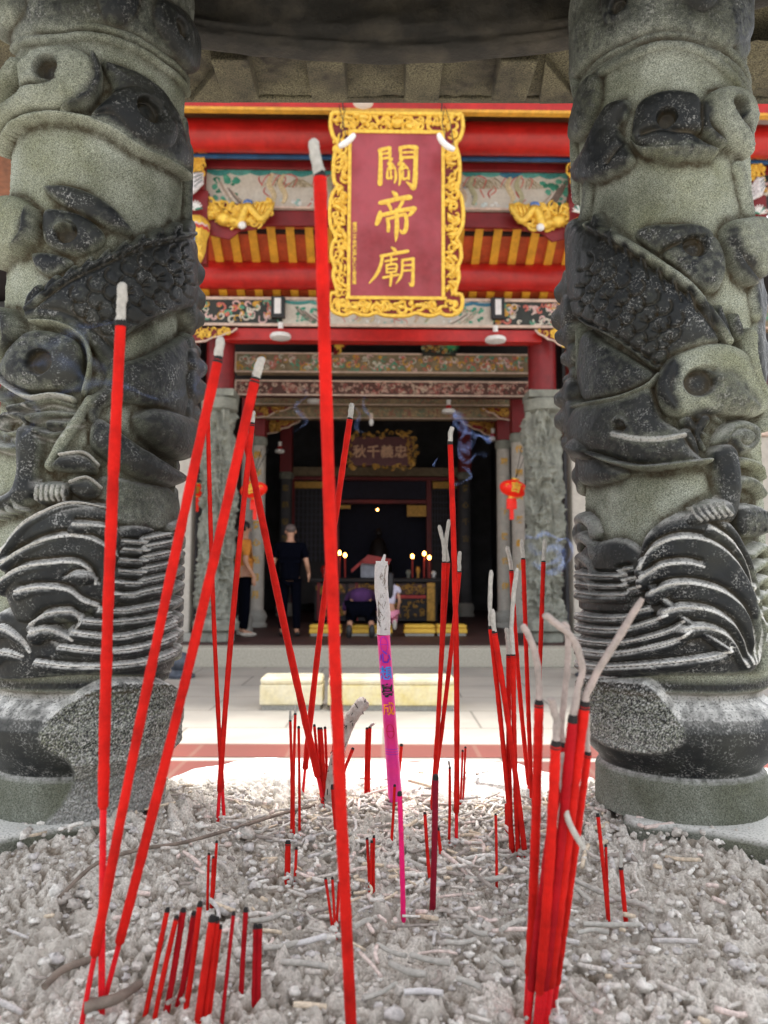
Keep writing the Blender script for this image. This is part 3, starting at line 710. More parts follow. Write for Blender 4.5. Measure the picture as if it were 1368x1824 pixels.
def left_pillar():
    rt = root('carved_pillar', (PXL, PY_, RIMZ), 'dragon carved green grey stone pillar at the left, rough cement over its base', 'pillar')
    s = Relief(PXL, 2); B = s.blob; T = s.tube; G = s.groove
    # top rolls
    B([(0, -40), (150, -60), (340, -40), (345, 60), (338, 128), (300, 100), (240, 60), (180, 45), (110, 50), (40, 70), (0, 60)], .009, 9, .55)
    B([(170, -30), (230, -30), (248, 10), (235, 42), (205, 48), (178, 30)], .018, 12, .85)
    B([(275, 0), (320, 20), (342, 70), (345, 125), (330, 128), (300, 90), (270, 45)], .018, 10, .85); s.hole((308, 55), 15, .008)
    B([(0, -10), (48, -20), (55, 20), (28, 62), (2, 66)], .022, 10, .15)
    B([(50, -20), (170, -25), (175, 30), (110, 36), (50, 40)], .011, 7, .6)
    for dy in (0, 16): T([(20, 72+dy), (80, 50+dy), (150, 44+dy), (230, 62+dy), (300, 105+dy), (345, 150+dy)], 7, .007, .35)
    # first cloud
    B([(40, 106), (48, 118), (40, 145), (20, 180), (-5, 212), (-14, 190), (10, 150), (28, 120)], .020, 7, .10)
    B([(45, 128), (70, 98), (115, 88), (155, 100), (180, 130), (178, 165), (155, 195), (110, 205), (60, 208), (20, 235), (-20, 260), (-25, 235), (20, 195), (45, 172)], .022, 11, .12)
    B([(172, 105), (184, 135), (180, 168), (155, 198), (110, 206), (150, 178), (166, 145), (160, 108)], .024, 5, .9)
    s.hole((96, 136), 17, .014); G([(40, 178), (60, 165), (90, 162), (112, 152)], 4, .008, pol=.5)
    B([(180, 112), (215, 118), (262, 140), (300, 180), (322, 235), (332, 300), (300, 298), (262, 278), (225, 262), (190, 235), (150, 215), (180, 200), (200, 160)], .015, 10, .8)
    B([(205, 165), (240, 158), (275, 182), (305, 225), (300, 268), (268, 272), (230, 250), (195, 215), (160, 212)], .020, 10, .88)
    s.hole((256, 204), 20, .013); G([(236, 190), (258, 182), (276, 196), (278, 216)], 4, .005)
    T([(-10, 262), (30, 228), (80, 210), (140, 213), (200, 236), (260, 275), (330, 316)], 7, .016, .15)
    T([(325, 250), (338, 280), (340, 340), (335, 400)], 10, .013, .85)
    # second cloud
    B([(-30, 360), (20, 350), (52, 362), (68, 395), (62, 430), (30, 455), (-30, 465)], .022, 11, .12); s.hole((10, 404), 15, .012)
    B([(66, 372), (72, 400), (62, 435), (32, 458), (52, 425), (56, 395)], .024, 4, .9)
    B([(75, 335), (115, 330), (165, 345), (205, 372), (238, 415), (210, 412), (160, 392), (120, 372)], .012, 8, .85)
    B([(82, 378), (120, 376), (160, 392), (188, 420), (180, 440), (140, 455), (105, 448), (80, 430)], .015, 9, .85); s.hole((122, 420), 16, .011)
    T([(105, 412), (118, 404), (134, 410)], 4, .019, .1)
    B([(60, 450), (110, 455), (130, 470), (90, 490), (62, 475)], .009, 6, .85)
    # dragon body rising to the right
    B([(58, 562), (75, 545), (130, 500), (190, 468), (260, 436), (325, 418), (342, 430), (342, 540), (300, 560), (232, 595), (205, 625), (180, 610), (150, 585), (110, 565)], .020, 13, .85)
    T([(60, 556), (125, 502), (190, 466), (258, 434), (335, 412)], 8, .020, .15)
    for k in range(10):
        t = k/9; x = 62+t*262; y = 545-t*122-12*math.sin(t*3.1)
        B([(x-10, y+8), (x-6, y-14), (x+6, y-30), (x+18, y-36), (x+18, y-12), (x+10, y+4)], .016, 5, .95)
        G([(x, y), (x+8, y-16), (x+13, y-26)], 2, .003)
    s.scales([(320, 440), (260, 455), (190, 490), (120, 535)], [(325, 525), (270, 550), (215, 590), (175, 605)], 4, 8, 17, .003)
    G([(205, 618), (240, 590), (300, 560), (335, 545)], 3.5, .007)
    B([(335, 440), (345, 430), (346, 600), (335, 600)], .018, 6, .85)
    # eye lobe with halo
    T([(62, 562), (110, 565), (150, 590), (185, 625), (205, 665), (195, 700), (165, 720)], 14, .017, .8)
    T([(68, 578), (112, 582), (150, 608), (160, 650), (150, 700)], 4, .022, .1)
    B([(15, 660), (40, 610), (65, 590), (110, 595), (145, 615), (152, 655), (148, 690), (110, 700), (60, 700), (30, 690)], .022, 11, .7)
    s.hole((84, 652), 18, .012); B([(110, 640), (140, 640), (148, 680), (120, 690), (98, 680)], .022, 6, .95)
    B([(-30, 560), (20, 552), (40, 575), (38, 610), (10, 650), (-30, 665)], .022, 11, .10); B([(22, 552), (42, 575), (38, 612), (14, 648), (28, 610)], .025, 4, .85)
    T([(0, 660), (25, 690), (60, 710), (100, 706), (130, 712)], 5, .020, .15, dust=.4)
    # mane tufts and mouth
    for P in ([(10, 670), (40, 700), (62, 730)], [(30, 730), (55, 722), (90, 712), (130, 722)], [(60, 745), (90, 738), (135, 738)], [(95, 758), (120, 756), (150, 748)], [(10, 760), (20, 740), (45, 745), (40, 768), (12, 772)], [(-10, 700), (14, 716), (30, 745)], [(70, 770), (95, 775), (120, 768)], [(-10, 790), (20, 800), (45, 790)]):
        T(P, 9, .018, .92, r1=3); G([(p[0], p[1]+9) for p in P], 2, .003, dust=.35)
    B([(155, 600), (200, 635), (240, 640), (325, 600), (340, 700), (330, 760), (240, 720), (190, 720), (170, 760), (150, 720), (200, 690)], .014, 10, .78)
    B([(240, 740), (270, 728), (310, 738), (332, 745), (332, 800), (315, 822), (288, 812), (258, 788), (242, 765)], .026, 10, .75)
    G([(250, 730), (240, 760), (262, 792), (300, 820)], 3, .005)
    T([(160, 712), (140, 745), (110, 790), (90, 830)], 8, .015, .15)
    B([(175, 745), (240, 790), (300, 830), (330, 850), (300, 868), (240, 850), (190, 820), (160, 790)], .018, 10, .8)
    B([(95, 835), (110, 812), (145, 808), (172, 826), (172, 845), (130, 842)], .019, 8, .92); T([(112, 812), (150, 808), (174, 830)], 3, .022, .2, dust=.7)
    B([(122, 868), (140, 852), (172, 856), (180, 880), (150, 892)], .020, 8, .92); T([(128, 860), (155, 852), (178, 870)], 3, .023, .2, dust=.7)
    # foreleg, ringed ankle
    B([(40, 770), (62, 760), (78, 790), (70, 850), (75, 880), (55, 900), (10, 920), (-20, 935), (-20, 905), (20, 880), (38, 850)], .021, 9, .93)
    B([(72, 862), (120, 862), (126, 890), (100, 902), (70, 896)], .019, 7, .93)
    for k in range(6): T([(78+k*8, 866), (76+k*8, 892)], 2.2, .0225, .1, dust=.5)
    for k in range(4): T([(4+k*12, 902-k*5), (10+k*12, 925-k*5)], 2.2, .0225, .3)
    B([(180, 850), (250, 860), (310, 875), (330, 930), (280, 945), (200, 930), (170, 900)], .008, 9, .5)
    # great wave
    B([(18, 1010), (30, 960), (65, 920), (120, 900), (175, 900), (205, 925), (215, 975), (210, 1010), (225, 1040), (205, 1080), (150, 1090), (100, 1105), (40, 1110), (20, 1070), (12, 1040)], .018, 12, .95)
    waves = [[(25, 985), (50, 940), (85, 912), (130, 895), (190, 905)], [(28, 1002), (70, 970), (120, 955), (165, 962), (205, 990)], [(18, 1040), (50, 1012), (95, 1003), (140, 1002), (165, 1022), (168, 1040)],
             [(48, 1052), (80, 1045), (125, 1050), (150, 1070), (190, 1085)], [(135, 935), (165, 936), (205, 942)], [(70, 1110), (90, 1092), (130, 1088), (143, 1105), (135, 1120)],
             [(70, 1125), (92, 1118), (118, 1130), (130, 1140)], [(0, 1118), (20, 1116), (45, 1135), (60, 1160)], [(0, 1165), (20, 1158), (48, 1168)]]
    for P in waves:
        T([(p[0]+2, p[1]+9) for p in P], 14, .026, .95, r1=6); T(P, 4, .0265, .3, r1=2, dust=.8); G([(p[0], p[1]-8) for p in P], 4, .007, pol=.98)
    B([(130, 1018), (160, 1015), (172, 1035), (150, 1046), (125, 1038)], .026, 6, .95); s.groove([(118, 1028), (140, 1014), (168, 1022), (174, 1040)], 2.5, .004)
    B([(0, 1090), (60, 1100), (90, 1130), (130, 1150), (290, 1180), (300, 1200), (150, 1203), (-20, 1200)], .010, 8, .95)
    # strata on the right
    B([(205, 950), (275, 942), (290, 1000), (300, 1100), (305, 1190), (200, 1200), (120, 1198), (100, 1150), (150, 1100), (200, 1090)], .010, 8, .93)
    for i, y in enumerate((958, 972, 990, 1010, 1030, 1050, 1078, 1098, 1120, 1145, 1172)):
        xl = [215, 215, 210, 208, 200, 190, 175, 150, 130, 110, 70][i]
        P = [(xl, y+6), (xl+40, y+8), (250, y+2), (292, y-8)] if i < 8 else [(xl, y+4), (xl+70, y+12), (240, y+6), (300, y-14)]
        T([(p[0], p[1]+8) for p in P], 8, .0165, .95); T(P, 2.6, .0172, .4, dust=1.0); G([(p[0], p[1]-5) for p in P], 3, .005, pol=.95)
    for k in range(9): T([(298, 940+k*28), (316, 930+k*28), (326, 945+k*28)], 10, .014, .85, dust=.2)
    lumps = [(350, 480, .028, .026, 1.1), (350, 525, .030, .026, 1), (350, 560, .030, .022, 1), (350, 622, .026, .022, .9), (350, 650, .034, .026, .9), (350, 690, .034, .028, 1), (345, 735, .028, .026, 1.1), (335, 780, .014, .02, 1), (335, 250, .008, .02, 1.4), (330, 830, .006, .014, 1), (330, 900, .006, .02, 1), (330, 1000, .008, .016, 1), (330, 1080, .006, .016, 1)]
    patch = [(135, 1232), (190, 1208), (260, 1206), (300, 1212), (316, 1240), (318, 1290), (330, 1420), (330, 1520), (60, 1520), (100, 1440), (122, 1400), (118, 1360), (80, 1335), (72, 1300), (95, 1262)]
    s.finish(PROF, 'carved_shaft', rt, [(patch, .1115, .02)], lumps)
    return rt
ledges(); right_pillar(); left_pillar()

def canopy():
    Hc = CAMZ+.797
    rt = root('censer_canopy', (0, CY, Hc), 'dark mossy stone canopy with square rafters resting on the two pillars', 'canopy')
    # curved lintel between the pillars
    n = 120; m = 26
    V = []
    prof = [(0.06, .05), (.052, .02), (.045, .004), (.035, -.004), (.012, -.005), (.0, .0), (-.004, .006), (-.010, .012), (-.012, .03), (-.016, .06), (-.024, .09), (-.03, .12), (-.03, .22), (.06, .22)]
    P = catmull(prof, 3)
    for i in range(n+1):
        x = -.62+1.24*i/n; y0 = 1.088 - .44*x*x
        for j, (dy, dz) in enumerate(P):
            wv = .020*float(fbm(x*7, dz*18, 0, 6, 4)) if dz > .012 else .004*float(fbm(x*20, j*.5, 0, 6, 2))
            V.append((x, y0+dy-wv*1.2, Hc-.008+dz))
    k = len(P); F = [(i*k+j, (i+1)*k+j, (i+1)*k+j+1, i*k+j+1) for i in range(n) for j in range(k-1)]
    mesh_obj('lintel', V, F, M['dark_tone'], rt)
    # soffit slab, rough, and rafters running out under the eave
    z0 = Hc
    nx, ny = 260, 50
    xs = np.linspace(-.66, .66, nx); yl = np.linspace(1.11, 1.249, ny); X, Y = np.meshgrid(xs, yl)
    ed = np.clip((Y-1.232)/.02, 0, 1); Z = z0+.016+.0032*fbm(X*60, Y*60, 0, 2, 3) + .004*ed*fbm(X*14, Y*3, 0, 9, 2)
    idx = np.arange(nx*ny).reshape(ny, nx); F = np.stack([idx[:-1, :-1], idx[1:, :-1], idx[1:, 1:], idx[:-1, 1:]], -1).reshape(-1, 4)
    mesh_obj('soffit', np.stack([X, Y+.003*ed*fbm(X*40, 0*Y, 0, 3, 3), Z], -1), F, M['canopy'], rt)
    b = MB()
    for (x0, x1) in ((-.66, .66),):
        b.box(-.70, 1.246, z0+.012, .70, 1.262, z0+.0515)
        b.box(-.70, .34, z0+.052, .70, 1.262, z0+.12)
    b.box(-.70, .34, z0+.02, -.60, 1.12, z0+.0515); b.box(.60, .34, z0+.02, .70, 1.12, z0+.0515)
    b.build('roof_slab', M['canopy'], rt, bev=.003)
    b = MB()
    for (px, w) in ((430, 60), (587, 62), (751, 60), (906, 60), (275, 60), (1062, 60)):
        c = at(px, 189, 1.231).x; hw = w/2/1370*1.30
        b = MB(); b.hexa([(c-hw, 1.125, z0-.006), (c+hw, 1.125, z0-.006), (c+hw, 1.231, z0-.004), (c-hw, 1.231, z0-.004), (c-hw-.004, 1.125, z0+.03), (c+hw+.004, 1.125, z0+.03), (c+hw+.004, 1.231, z0+.03), (c-hw-.004, 1.231, z0+.03)])
        b.build('rafter', M['canopy'], rt, bev=.003)
    # hipped corner rafters (triangular, turned outward)
    for sg in (-1, 1):
        b = MB(); b.poly([(sg*.250, 1.140, z0+.002), (sg*.330, 1.245, z0+.002), (sg*.262, 1.247, z0+.002)][::sg], (0, 0, .022)); b.build('corner_rafter', M['canopy'], rt, bev=.002)
    # stepped roof above
    b = MB()
    for i, (hw, z1, z2) in enumerate(((.66, .12, .16), (.55, .16, .22), (.42, .22, .30), (.28, .30, .40), (.14, .40, .52))):
        b.box(-hw, .80-hw*.6, z0+z1, hw, .80+hw*.66, z0+z2)
    b.build('roof', M['canopy'], rt, bev=.01)
    # near pair of pillars that carry the front of the canopy stand behind the viewer
canopy()
# ================================================================= incense
def seat(px, py):
    """the point of the ash bed measured at this place of the photograph"""
    z = ASHZ
    for _ in range(3):
        p = atz(px, py, z); z = float(ash_h(p.x, p.y))
    return Vector((p.x, p.y, z))
def stick(label, base, top, dY, w, m='stick', ash=None, char=True, name='incense_stick', split=None, group=None, hw=None, basept=None):
    """base/top measured extents; dY = how far the top leans towards (-) or away (+) from the viewer; w = width seen at the top; ash = [(px,py),..] burnt column above the red"""
    b = basept or seat(*base); yt = b.y+dY; t = at(top[0], top[1], yt)
    dep = yt*math.cos(R(PITCH)); r = w/2/FPX*max(.2, dep)
    d = (t-b).normalized(); b0 = b-d*.02
    rt = root(name, b, label, 'incense stick', group)
    L = (t-b0).length
    n = 46 if L > .1 else 18; hr = r*.62 if hw is None else hw/2/FPX*b.y
    sp = .16 if split is None else split
    bow = Vector((rnd.uniform(-1, 1), rnd.uniform(-.4, .4), 0))*L*.009
    def pt(k): return b0 + (t-b0)*k + bow*math.sin(math.pi*k)
    mb = MB()
    if sp > 0 and L > .07:
        h = MB(); h.tube([pt(0), pt(sp*.5), pt(sp)], [hr, hr, hr], 8); h.build('handle', M['handle'] if m != 'maroon' else M['maroon'], rt, True)
        mb.tube([pt(sp-.004)]+[pt(sp+.001+(1-sp)*k/n) for k in range(n+1)], [hr]+[r*rnd.uniform(.93, 1.07) for k in range(n+1)], 12)
    else: mb.tube([pt(k/n) for k in range(n+1)], [r*rnd.uniform(.93, 1.05) for k in range(n+1)], 12)
    mb.build('coated_rod', M[m], rt, True)
    if char:
        c = MB(); e = t+d*r*1.1; c.tube([t-d*r*.5, t-d*r*.45, t+d*r*.4, e], [r*.9, r*1.04, r*.95, r*.75], 12); c.build('charred_tip', M['char'], rt, True)
    if ash:
        A = [t+d*r*.6]; 
        for i, q in enumerate(ash): A.append(at(q[0], q[1], (t+d*r).y + d.y*.3*i*.01+(q[2] if len(q) > 2 else 0)))
        Q = catmull(A, 5) if len(A) > 2 else [A[0]+(A[1]-A[0])*k/6 for k in range(7)]
        c = MB(); nn = len(Q)
        c.tube([Vector(q)+Vector((rnd.uniform(-1, 1), 0, rnd.uniform(-1, 1)))*r*.10 for q in Q], [r*(.72 if group else .9)*(1 if i < nn-1 else .6)*rnd.uniform(.9, 1.07) for i in range(nn)], 9)
        c.build('ash_column', M['ashp' if group else 'ashc'], rt, True)
    return rt
ST = stick
ST('longest red incense stick, blurred in the foreground, standing near the middle', (628, 1868), (570, 318), -.08, 24, ash=[(563, 285), (557, 248)], split=.05, hw=17)
ST('tall upright red incense stick in front of the left carved pillar', (182, 1800), (215, 577), -.02, 20, ash=[(217, 540), (219, 503)], split=.32)
ST('tall leaning red incense stick, the left one of the slanted pair at the left', (147, 1822), (388, 642), -.03, 18, ash=[(393, 600)], split=.14, hw=9)
ST('tall leaning red incense stick, the right one of the slanted pair at the left', (183, 1790), (454, 678), -.03, 18, ash=[(461, 655), (466, 637)], split=.14, hw=9)
ST('thin red incense stick rising behind the slanted pair, crossing another low down', (400, 1465), (370, 735), -.02, 8, 'stick', split=.12, hw=6)
ST('thin red incense stick with grey ash tip leaning right out of a crossed pair', (388, 1465), (449, 757), -.02, 10, ash=[(452, 732)], split=.12, hw=6)
ST('red incense stick slanting down to the right from the tall pair to the middle cluster', (580, 1440), (434, 762), -.03, 13, split=.12, hw=7)
ST('red incense stick leaning right just beside the longest foreground stick', (540, 1420), (623, 748), -.05, 11, ash=[(627, 718)], split=.1, hw=5)
ST('tallest thin red incense stick right of centre with smoke around its tip', (812, 1505), (802, 790), -.03, 10, ash=[(803, 770), (806, 760)], split=.12, hw=6)
ST('red incense stick right of centre whose ash tip leans left into a crossed ash pair', (768, 1452), (791, 1003), -.03, 8, ash=[(790, 970), (782, 935)], split=.1, hw=6)
ST('red incense stick right of centre with the straight tip of a crossed ash pair', (774, 1448), (798, 1003), -.03, 8, ash=[(794, 970), (800, 925)], split=.1, hw=6)
ST('red incense stick leaning left under a short double ash tip', (767, 1445), (818, 1020), -.03, 8, ash=[(818, 1000), (819, 982)], split=.1, hw=6)
ST('red incense stick with long upright ash column at the left of the right hand group', (914, 1525), (874, 1118), -.04, 9, ash=[(873, 1070), (875, 1015)], split=.1, hw=6)
ST('red incense stick pressed close against the right side of the one with long ash', (935, 1527), (881, 1128), -.04, 10, ash=[(877, 1085)], split=.1, hw=7)
ST('red incense stick of the right group topped by a short ash stub', (912, 1522), (906, 1168), -.04, 9, ash=[(904, 1140), (902, 1118)], split=.1, hw=6)
ST('red incense stick of the right group topped by a long curved ash column', (924, 1526), (914, 1168), -.04, 9, ash=[(911, 1120), (915, 1060), (921, 1012)], split=.1, hw=7)
ST('thin red incense stick of the right group with ash tip bent to the left', (944, 1420), (911, 1018), -.02, 8, ash=[(908, 995), (903, 973)], split=.1, hw=5)
ST('thin red stick of the right group with straight ash tip beside the grey carved column', (948, 1440), (932, 997), -.02, 8, ash=[(929, 960)], split=.1, hw=5)
ST('thin red stick of the right group standing rightmost before the grey carved column', (950, 1450), (968, 1002), -.02, 8, ash=[(969, 985), (971, 960)], split=.1, hw=5)
# big blurred bundle at the front right
BG = 'blurred bundle of red incense at the front right'
ST('leftmost thick red stick of the front right bundle under a bent grey ash arc', (938, 1800), (960, 1255), -.04, 17, ash=[(958, 1190), (945, 1140), (930, 1112)], split=.2, group=BG, hw=12)
ST('thick red stick of the front right bundle under a low forked grey ash tip', (955, 1822), (990, 1328), -.05, 19, ash=[(992, 1290), (986, 1260), (981, 1243)], split=.2, group=BG, hw=13)
ST('thick red stick in the front right bundle under a pinkish folded ash column', (962, 1822), (1020, 1282), -.05, 18, 'stickd', ash=[(1030, 1225), (1037, 1190), (1022, 1140), (990, 1110), (968, 1094)], split=.2, group=BG, hw=13)
ST('thick red stick in the front right bundle whose straight ash points up right', (972, 1822), (1041, 1258), -.05, 19, ash=[(1052, 1220), (1095, 1145), (1145, 1066)], split=.2, group=BG, hw=13)
ST('thick red stick at the right edge of the front right bundle with no ash', (985, 1800), (1047, 1345), -.04, 13, ash=[(1046, 1300), (1048, 1270)], split=.2, group=BG, hw=10)
ST('darker red stick hidden in the middle of the front right bundle', (942, 1815), (1003, 1330), -.03, 16, 'stickd', ash=[(1000, 1290), (1010, 1200), (1012, 1130), (1003, 1108)], split=.2, group=BG, hw=12)
ST('dark red stick low in the front right bundle', (965, 1815), (1020, 1420), -.03, 15, 'maroon', split=.2, group=BG, hw=12)
ST('short red stick behind the base of the right hand group', (904, 1487), (903, 1432), 0, 8, char=False, split=0)
# back row, short burnt sticks
for lab, b, t, w, a_ in [
    ('leftmost of three thin red sticks standing together left of the middle cluster', (518, 1492), (517, 1284), 5, [(517, 1265)]),
    ('middle and tallest of the three thin red sticks left of the middle cluster', (524, 1497), (526, 1272), 5, [(525, 1256)]),
    ('rightmost of the three thin red sticks left of the middle cluster', (533, 1490), (532, 1296), 5, None),
    ('outer left red stick of the middle cluster that fans from one point', (574, 1432), (560, 1293), 5, None),
    ('second red stick from the left in the middle fan cluster', (577, 1438), (568, 1299), 6, None),
    ('third red stick from the left in the middle fan cluster', (583, 1440), (572, 1299), 6, None),
    ('upright thin red stick in the middle fan cluster', (584, 1436), (579, 1297), 5, None),
    ('red stick leaning right in the middle fan cluster in front of the curled joss roll', (582, 1442), (594, 1330), 5, None),
    ('red stick leaning far right behind the longest foreground stick', (588, 1440), (628, 1335), 6, None),
    ('short thick red stick standing below the middle fan cluster', (602, 1490), (594, 1403), 10, None),
    ('left red stick of the close pair between foreground stick and big pink joss stick', (652, 1419), (654, 1299), 6, None),
    ('right red stick of a close pair, with a hooked grey ash flake', (657, 1420), (659, 1297), 6, [(662, 1291), (667, 1288)]),
    ('red stick peeping out behind the right side of the big pink joss stick', (709, 1400), (715, 1328), 6, None),
    ('thin red stick leaning beneath the big pink joss stick', (695, 1515), (703, 1400), 5, None),
    ('upright red stick with a bluish burnt tip right of the maroon stick', (799, 1503), (801, 1368), 5, [(799, 1355)]),
    ('left of the small pair of red sticks near the far rim right of centre', (820, 1430), (824, 1338), 4, None),
    ('right of the small pair of red sticks near the far rim right of centre', (824, 1430), (829, 1332), 4, None),
    ('lone thin red stick on the ash left of the right hand group', (884, 1582), (883, 1452), 5, None),
    ('left stick of a leaning pair on the ash right of the bundle', (1083, 1636), (1065, 1453), 7, None),
    ('shorter right stick of the leaning pair on the ash right of the bundle', (1085, 1635), (1079, 1507), 5, None),
    ('short red stick with grey ash tip, rightmost on the ash bed', (1115, 1643), (1106, 1547), 8, [(1105, 1515)]),
    ('thin crimson stick leaning left of the maroon stick', (768, 1578), (757, 1450), 6, None),
    ('small red stick just behind the maroon stick', (786, 1533), (780, 1478), 6, None),
    ('thick short red stick, left of a pair on the ash left of centre', (511, 1568), (513, 1503), 10, None),
    ('thin short red stick, right of a pair on the ash left of centre', (524, 1578), (528, 1512), 5, None),
    ('left stick of a trio on the left beside the long twig', (370, 1622), (372, 1522), 5, None),
    ('middle stick of the trio beside the long twig', (376, 1624), (380, 1528), 5, None),
    ('tallest stick of the trio beside the long twig', (379, 1620), (386, 1500), 5, None),
    ('left stick of the small fanned trio left of the longest foreground stick', (593, 1663), (580, 1566), 5, None),
    ('middle stick of the small fanned trio left of the longest foreground stick', (596, 1664), (592, 1565), 5, None),
    ('right stick of the small fanned trio left of the longest foreground stick', (600, 1660), (604, 1573), 5, None),
    ('left stick of the small trio right of the longest foreground stick', (658, 1586), (654, 1495), 5, None),
    ('middle stick of the small trio right of the longest foreground stick', (661, 1590), (662, 1500), 5, None),
    ('right stick of the small trio right of the longest foreground stick', (666, 1588), (666, 1491), 5, None)]:
    ST(lab, b, t, .004, w, ash=a_, split=0)
ST('bright magenta stick standing in front of the big pink joss stick', (718, 1642), (712, 1415), -.01, 9, 'magenta', split=0)
ST('dark maroon stick standing right of the magenta stick', (770, 1624), (776, 1386), -.01, 11, 'maroon', split=0)
# short cluster at the front left
for lab, b, t, w, m in [
    ('leftmost short stick of the front left cluster, leaning left', (262, 1792), (298, 1622), 9, 'stick'),
    ('second short stick from the left in the front left cluster', (280, 1797), (314, 1636), 9, 'stick'),
    ('third short stick of the front left cluster, close beside a darker one', (298, 1790), (326, 1624), 11, 'stickd'),
    ('darker stick standing behind the third one of the front left cluster', (325, 1765), (345, 1630), 10, 'stickd'),
    ('fifth short stick of the front left cluster, with the highest tip', (330, 1797), (356, 1612), 10, 'stick'),
    ('short stick of the front left cluster hidden behind its neighbours tips', (318, 1780), (352, 1650), 9, 'stickd'),
    ('thick short stick in the middle of the front left cluster', (352, 1822), (378, 1638), 13, 'stick'),
    ('short stick touching the thick middle one of the front left cluster', (362, 1818), (386, 1640), 11, 'stick'),
    ('bright short stick at the right side of the thick middle one', (372, 1815), (392, 1652), 8, 'stick'),
    ('thin dark stick standing alone right of the thick middle one', (396, 1815), (416, 1628), 7, 'stickd'),
    ('short stick second from the right in the front left cluster', (430, 1775), (438, 1622), 9, 'stickd'),
    ('left half of the thick rightmost pair of the front left cluster', (451, 1782), (455, 1652), 9, 'stickd'),
    ('right half of the thick rightmost pair of the front left cluster', (460, 1783), (463, 1651), 9, 'stickd')]:
    ST(lab, b, t, .003, w, m, split=0, group='short burnt sticks clustered at the front left')

def joss():
    b = seat(705, 1432); t = at(683, 1130, b.y-.03); tw = at(680, 1000, b.y-.035)
    rt = root('joss_stick', b, 'big pink and purple joss stick with coloured characters and a long white ash top', 'joss stick')
    d = (t-b).normalized(); k = b.y/FPX/2
    h = MB(); h.tube([b-d*.015+Vector((.003, 0, -.008)), b+d*.02], [k*12, k*12], 10); h.build('handle', M['stick'], rt, True)
    p = MB(); n = 24; p.tube([b+d*.008+(t-b-d*.008)*i/n for i in range(n+1)], [k*(24-2.5*i/n) for i in range(n+1)], 20); p.build('paper_sleeve', M['joss'], rt, True)
    a = MB(); Q = catmull([t, t+(tw-t)*.3+Vector((.001, 0, 0)), t+(tw-t)*.65+Vector((-.0015, 0, 0)), tw], 8)
    a.tube(Q, [k*23*(1 if i < len(Q)-2 else .9)*rnd.uniform(.95, 1.03) for i in range(len(Q))], 16)
    a.tube([tw-Vector((0, 0, .004)), tw+Vector((.004, 0, .009))], [k*9, k*4], 7); ao = a.build('white_ash_roll', M['ashw'], rt, True)
    w = MB()     # faint burnt-through marks on the ash
    for q in range(26):
        s = rnd.uniform(.08, .9); c = t+(tw-t)*s; x = rnd.uniform(-.8, .8); rr = k*23
        nrm = Vector((x, -math.sqrt(1-x*x), 0)); c = c+nrm*rr*.97; u = Vector((nrm.y, -nrm.x, 0))*-1
        w.tube([c, c+u*rnd.uniform(-.004, .004)+Vector((0, 0, rnd.uniform(-.008, .008)))+nrm*.0001, c+u*rnd.uniform(-.002, .002)+Vector((0, 0, rnd.uniform(-.010, .010)))], .00035, 4)
    w.col = (.2, .2, .2); w.build('scorched_line', M['twig'], rt).name = 'scorched_marks'
    ux = Vector((1, 0, 0)); uz = (t-b).normalized()
    def wr(txt, s, col, size, bold=.0):
        q = MB(col); c = t+(b-t)*s + Vector((0, -k*23.6, 0)); V, F = text_mesh(txt, size, .0002, bold)
        rr = k*23
        q.add([c+ux*(rr*math.sin(v.x/rr))+uz*v.y+Vector((0, rr*(1-math.cos(v.x/rr))-v.z-.0006, 0)) for v in V], F)
        q.build('character', M['paint'], rt)
    wr('心', .13, (.16, .03, .55), .018, .0003); wr('想', .225, (.05, .25, .75), .019, .0003); wr('事', .325, (.01, .03, .02), .018, .0006); wr('成', .43, (.95, .30, .02), .018, .0003)
    g = MB((.55, .01, .02))
    for (s, hh) in ((.555, .009), (.055, .010)):
        if s < .1: g = MB((.45, .02, .6))
        c = t+(b-t)*s+Vector((0, -k*24.2, 0)); P = [c+ux*.0048*math.cos(q)+uz*hh*math.sin(q)+Vector((0, .0009*abs(math.cos(q)), 0)) for q in np.linspace(0, 6.28, 17)]
        g.tube(P, .0004, 4); g.tube([c-ux*.0045, c+ux*.0045], .0003, 4); g.build('printed_ring', M['paint'], rt)
    for s in (.66, .675, .69):
        g = MB((.40, .02, .45)); c = t+(b-t)*s; g.tube([c+Vector((k*23.8*math.sin(q), -k*23.8*math.cos(q), 0)) for q in np.linspace(-1.2, 1.2, 9)], .0004, 4); g.build('printed_line', M['paint'], rt)
joss()
def roll():
    b = seat(588, 1442); P = [b-Vector((0, 0, .01)), at(593, 1385, b.y), at(604, 1335, b.y), at(620, 1290, b.y), at(638, 1262, b.y), at(652, 1247, b.y)]
    Q = catmull(P, 8); k = b.y/FPX/2
    rt = root('burnt_joss_roll', b, 'curled whitish brown ash roll of a thick joss stick leaning right, dark lines on it', 'joss stick')
    m = MB(); m.tube(Q, [k*23*rnd.uniform(.93, 1.05)*(.72 if i > len(Q)-3 else 1) for i in range(len(Q))], 14); m.build('ash_roll', mat('scorched_paper_ash', (.46, .38, .33), .95, 0, 70, .3, .8, .002, col2=(.62, .58, .55)), rt, True)
    w = MB()
    for q in range(34):
        i = rnd.randrange(4, len(Q)-4); x = rnd.uniform(-.9, .9); nrm = Vector((x, -math.sqrt(1-x*x), 0)); c = Vector(Q[i])+nrm*k*23
        w.tube([c, c+Vector((rnd.uniform(-.004, .004), 0, rnd.uniform(-.006, .010)))], .0005, 4)
    w.build('charred_line', M['char'], rt).name = 'charred_marks'
roll()

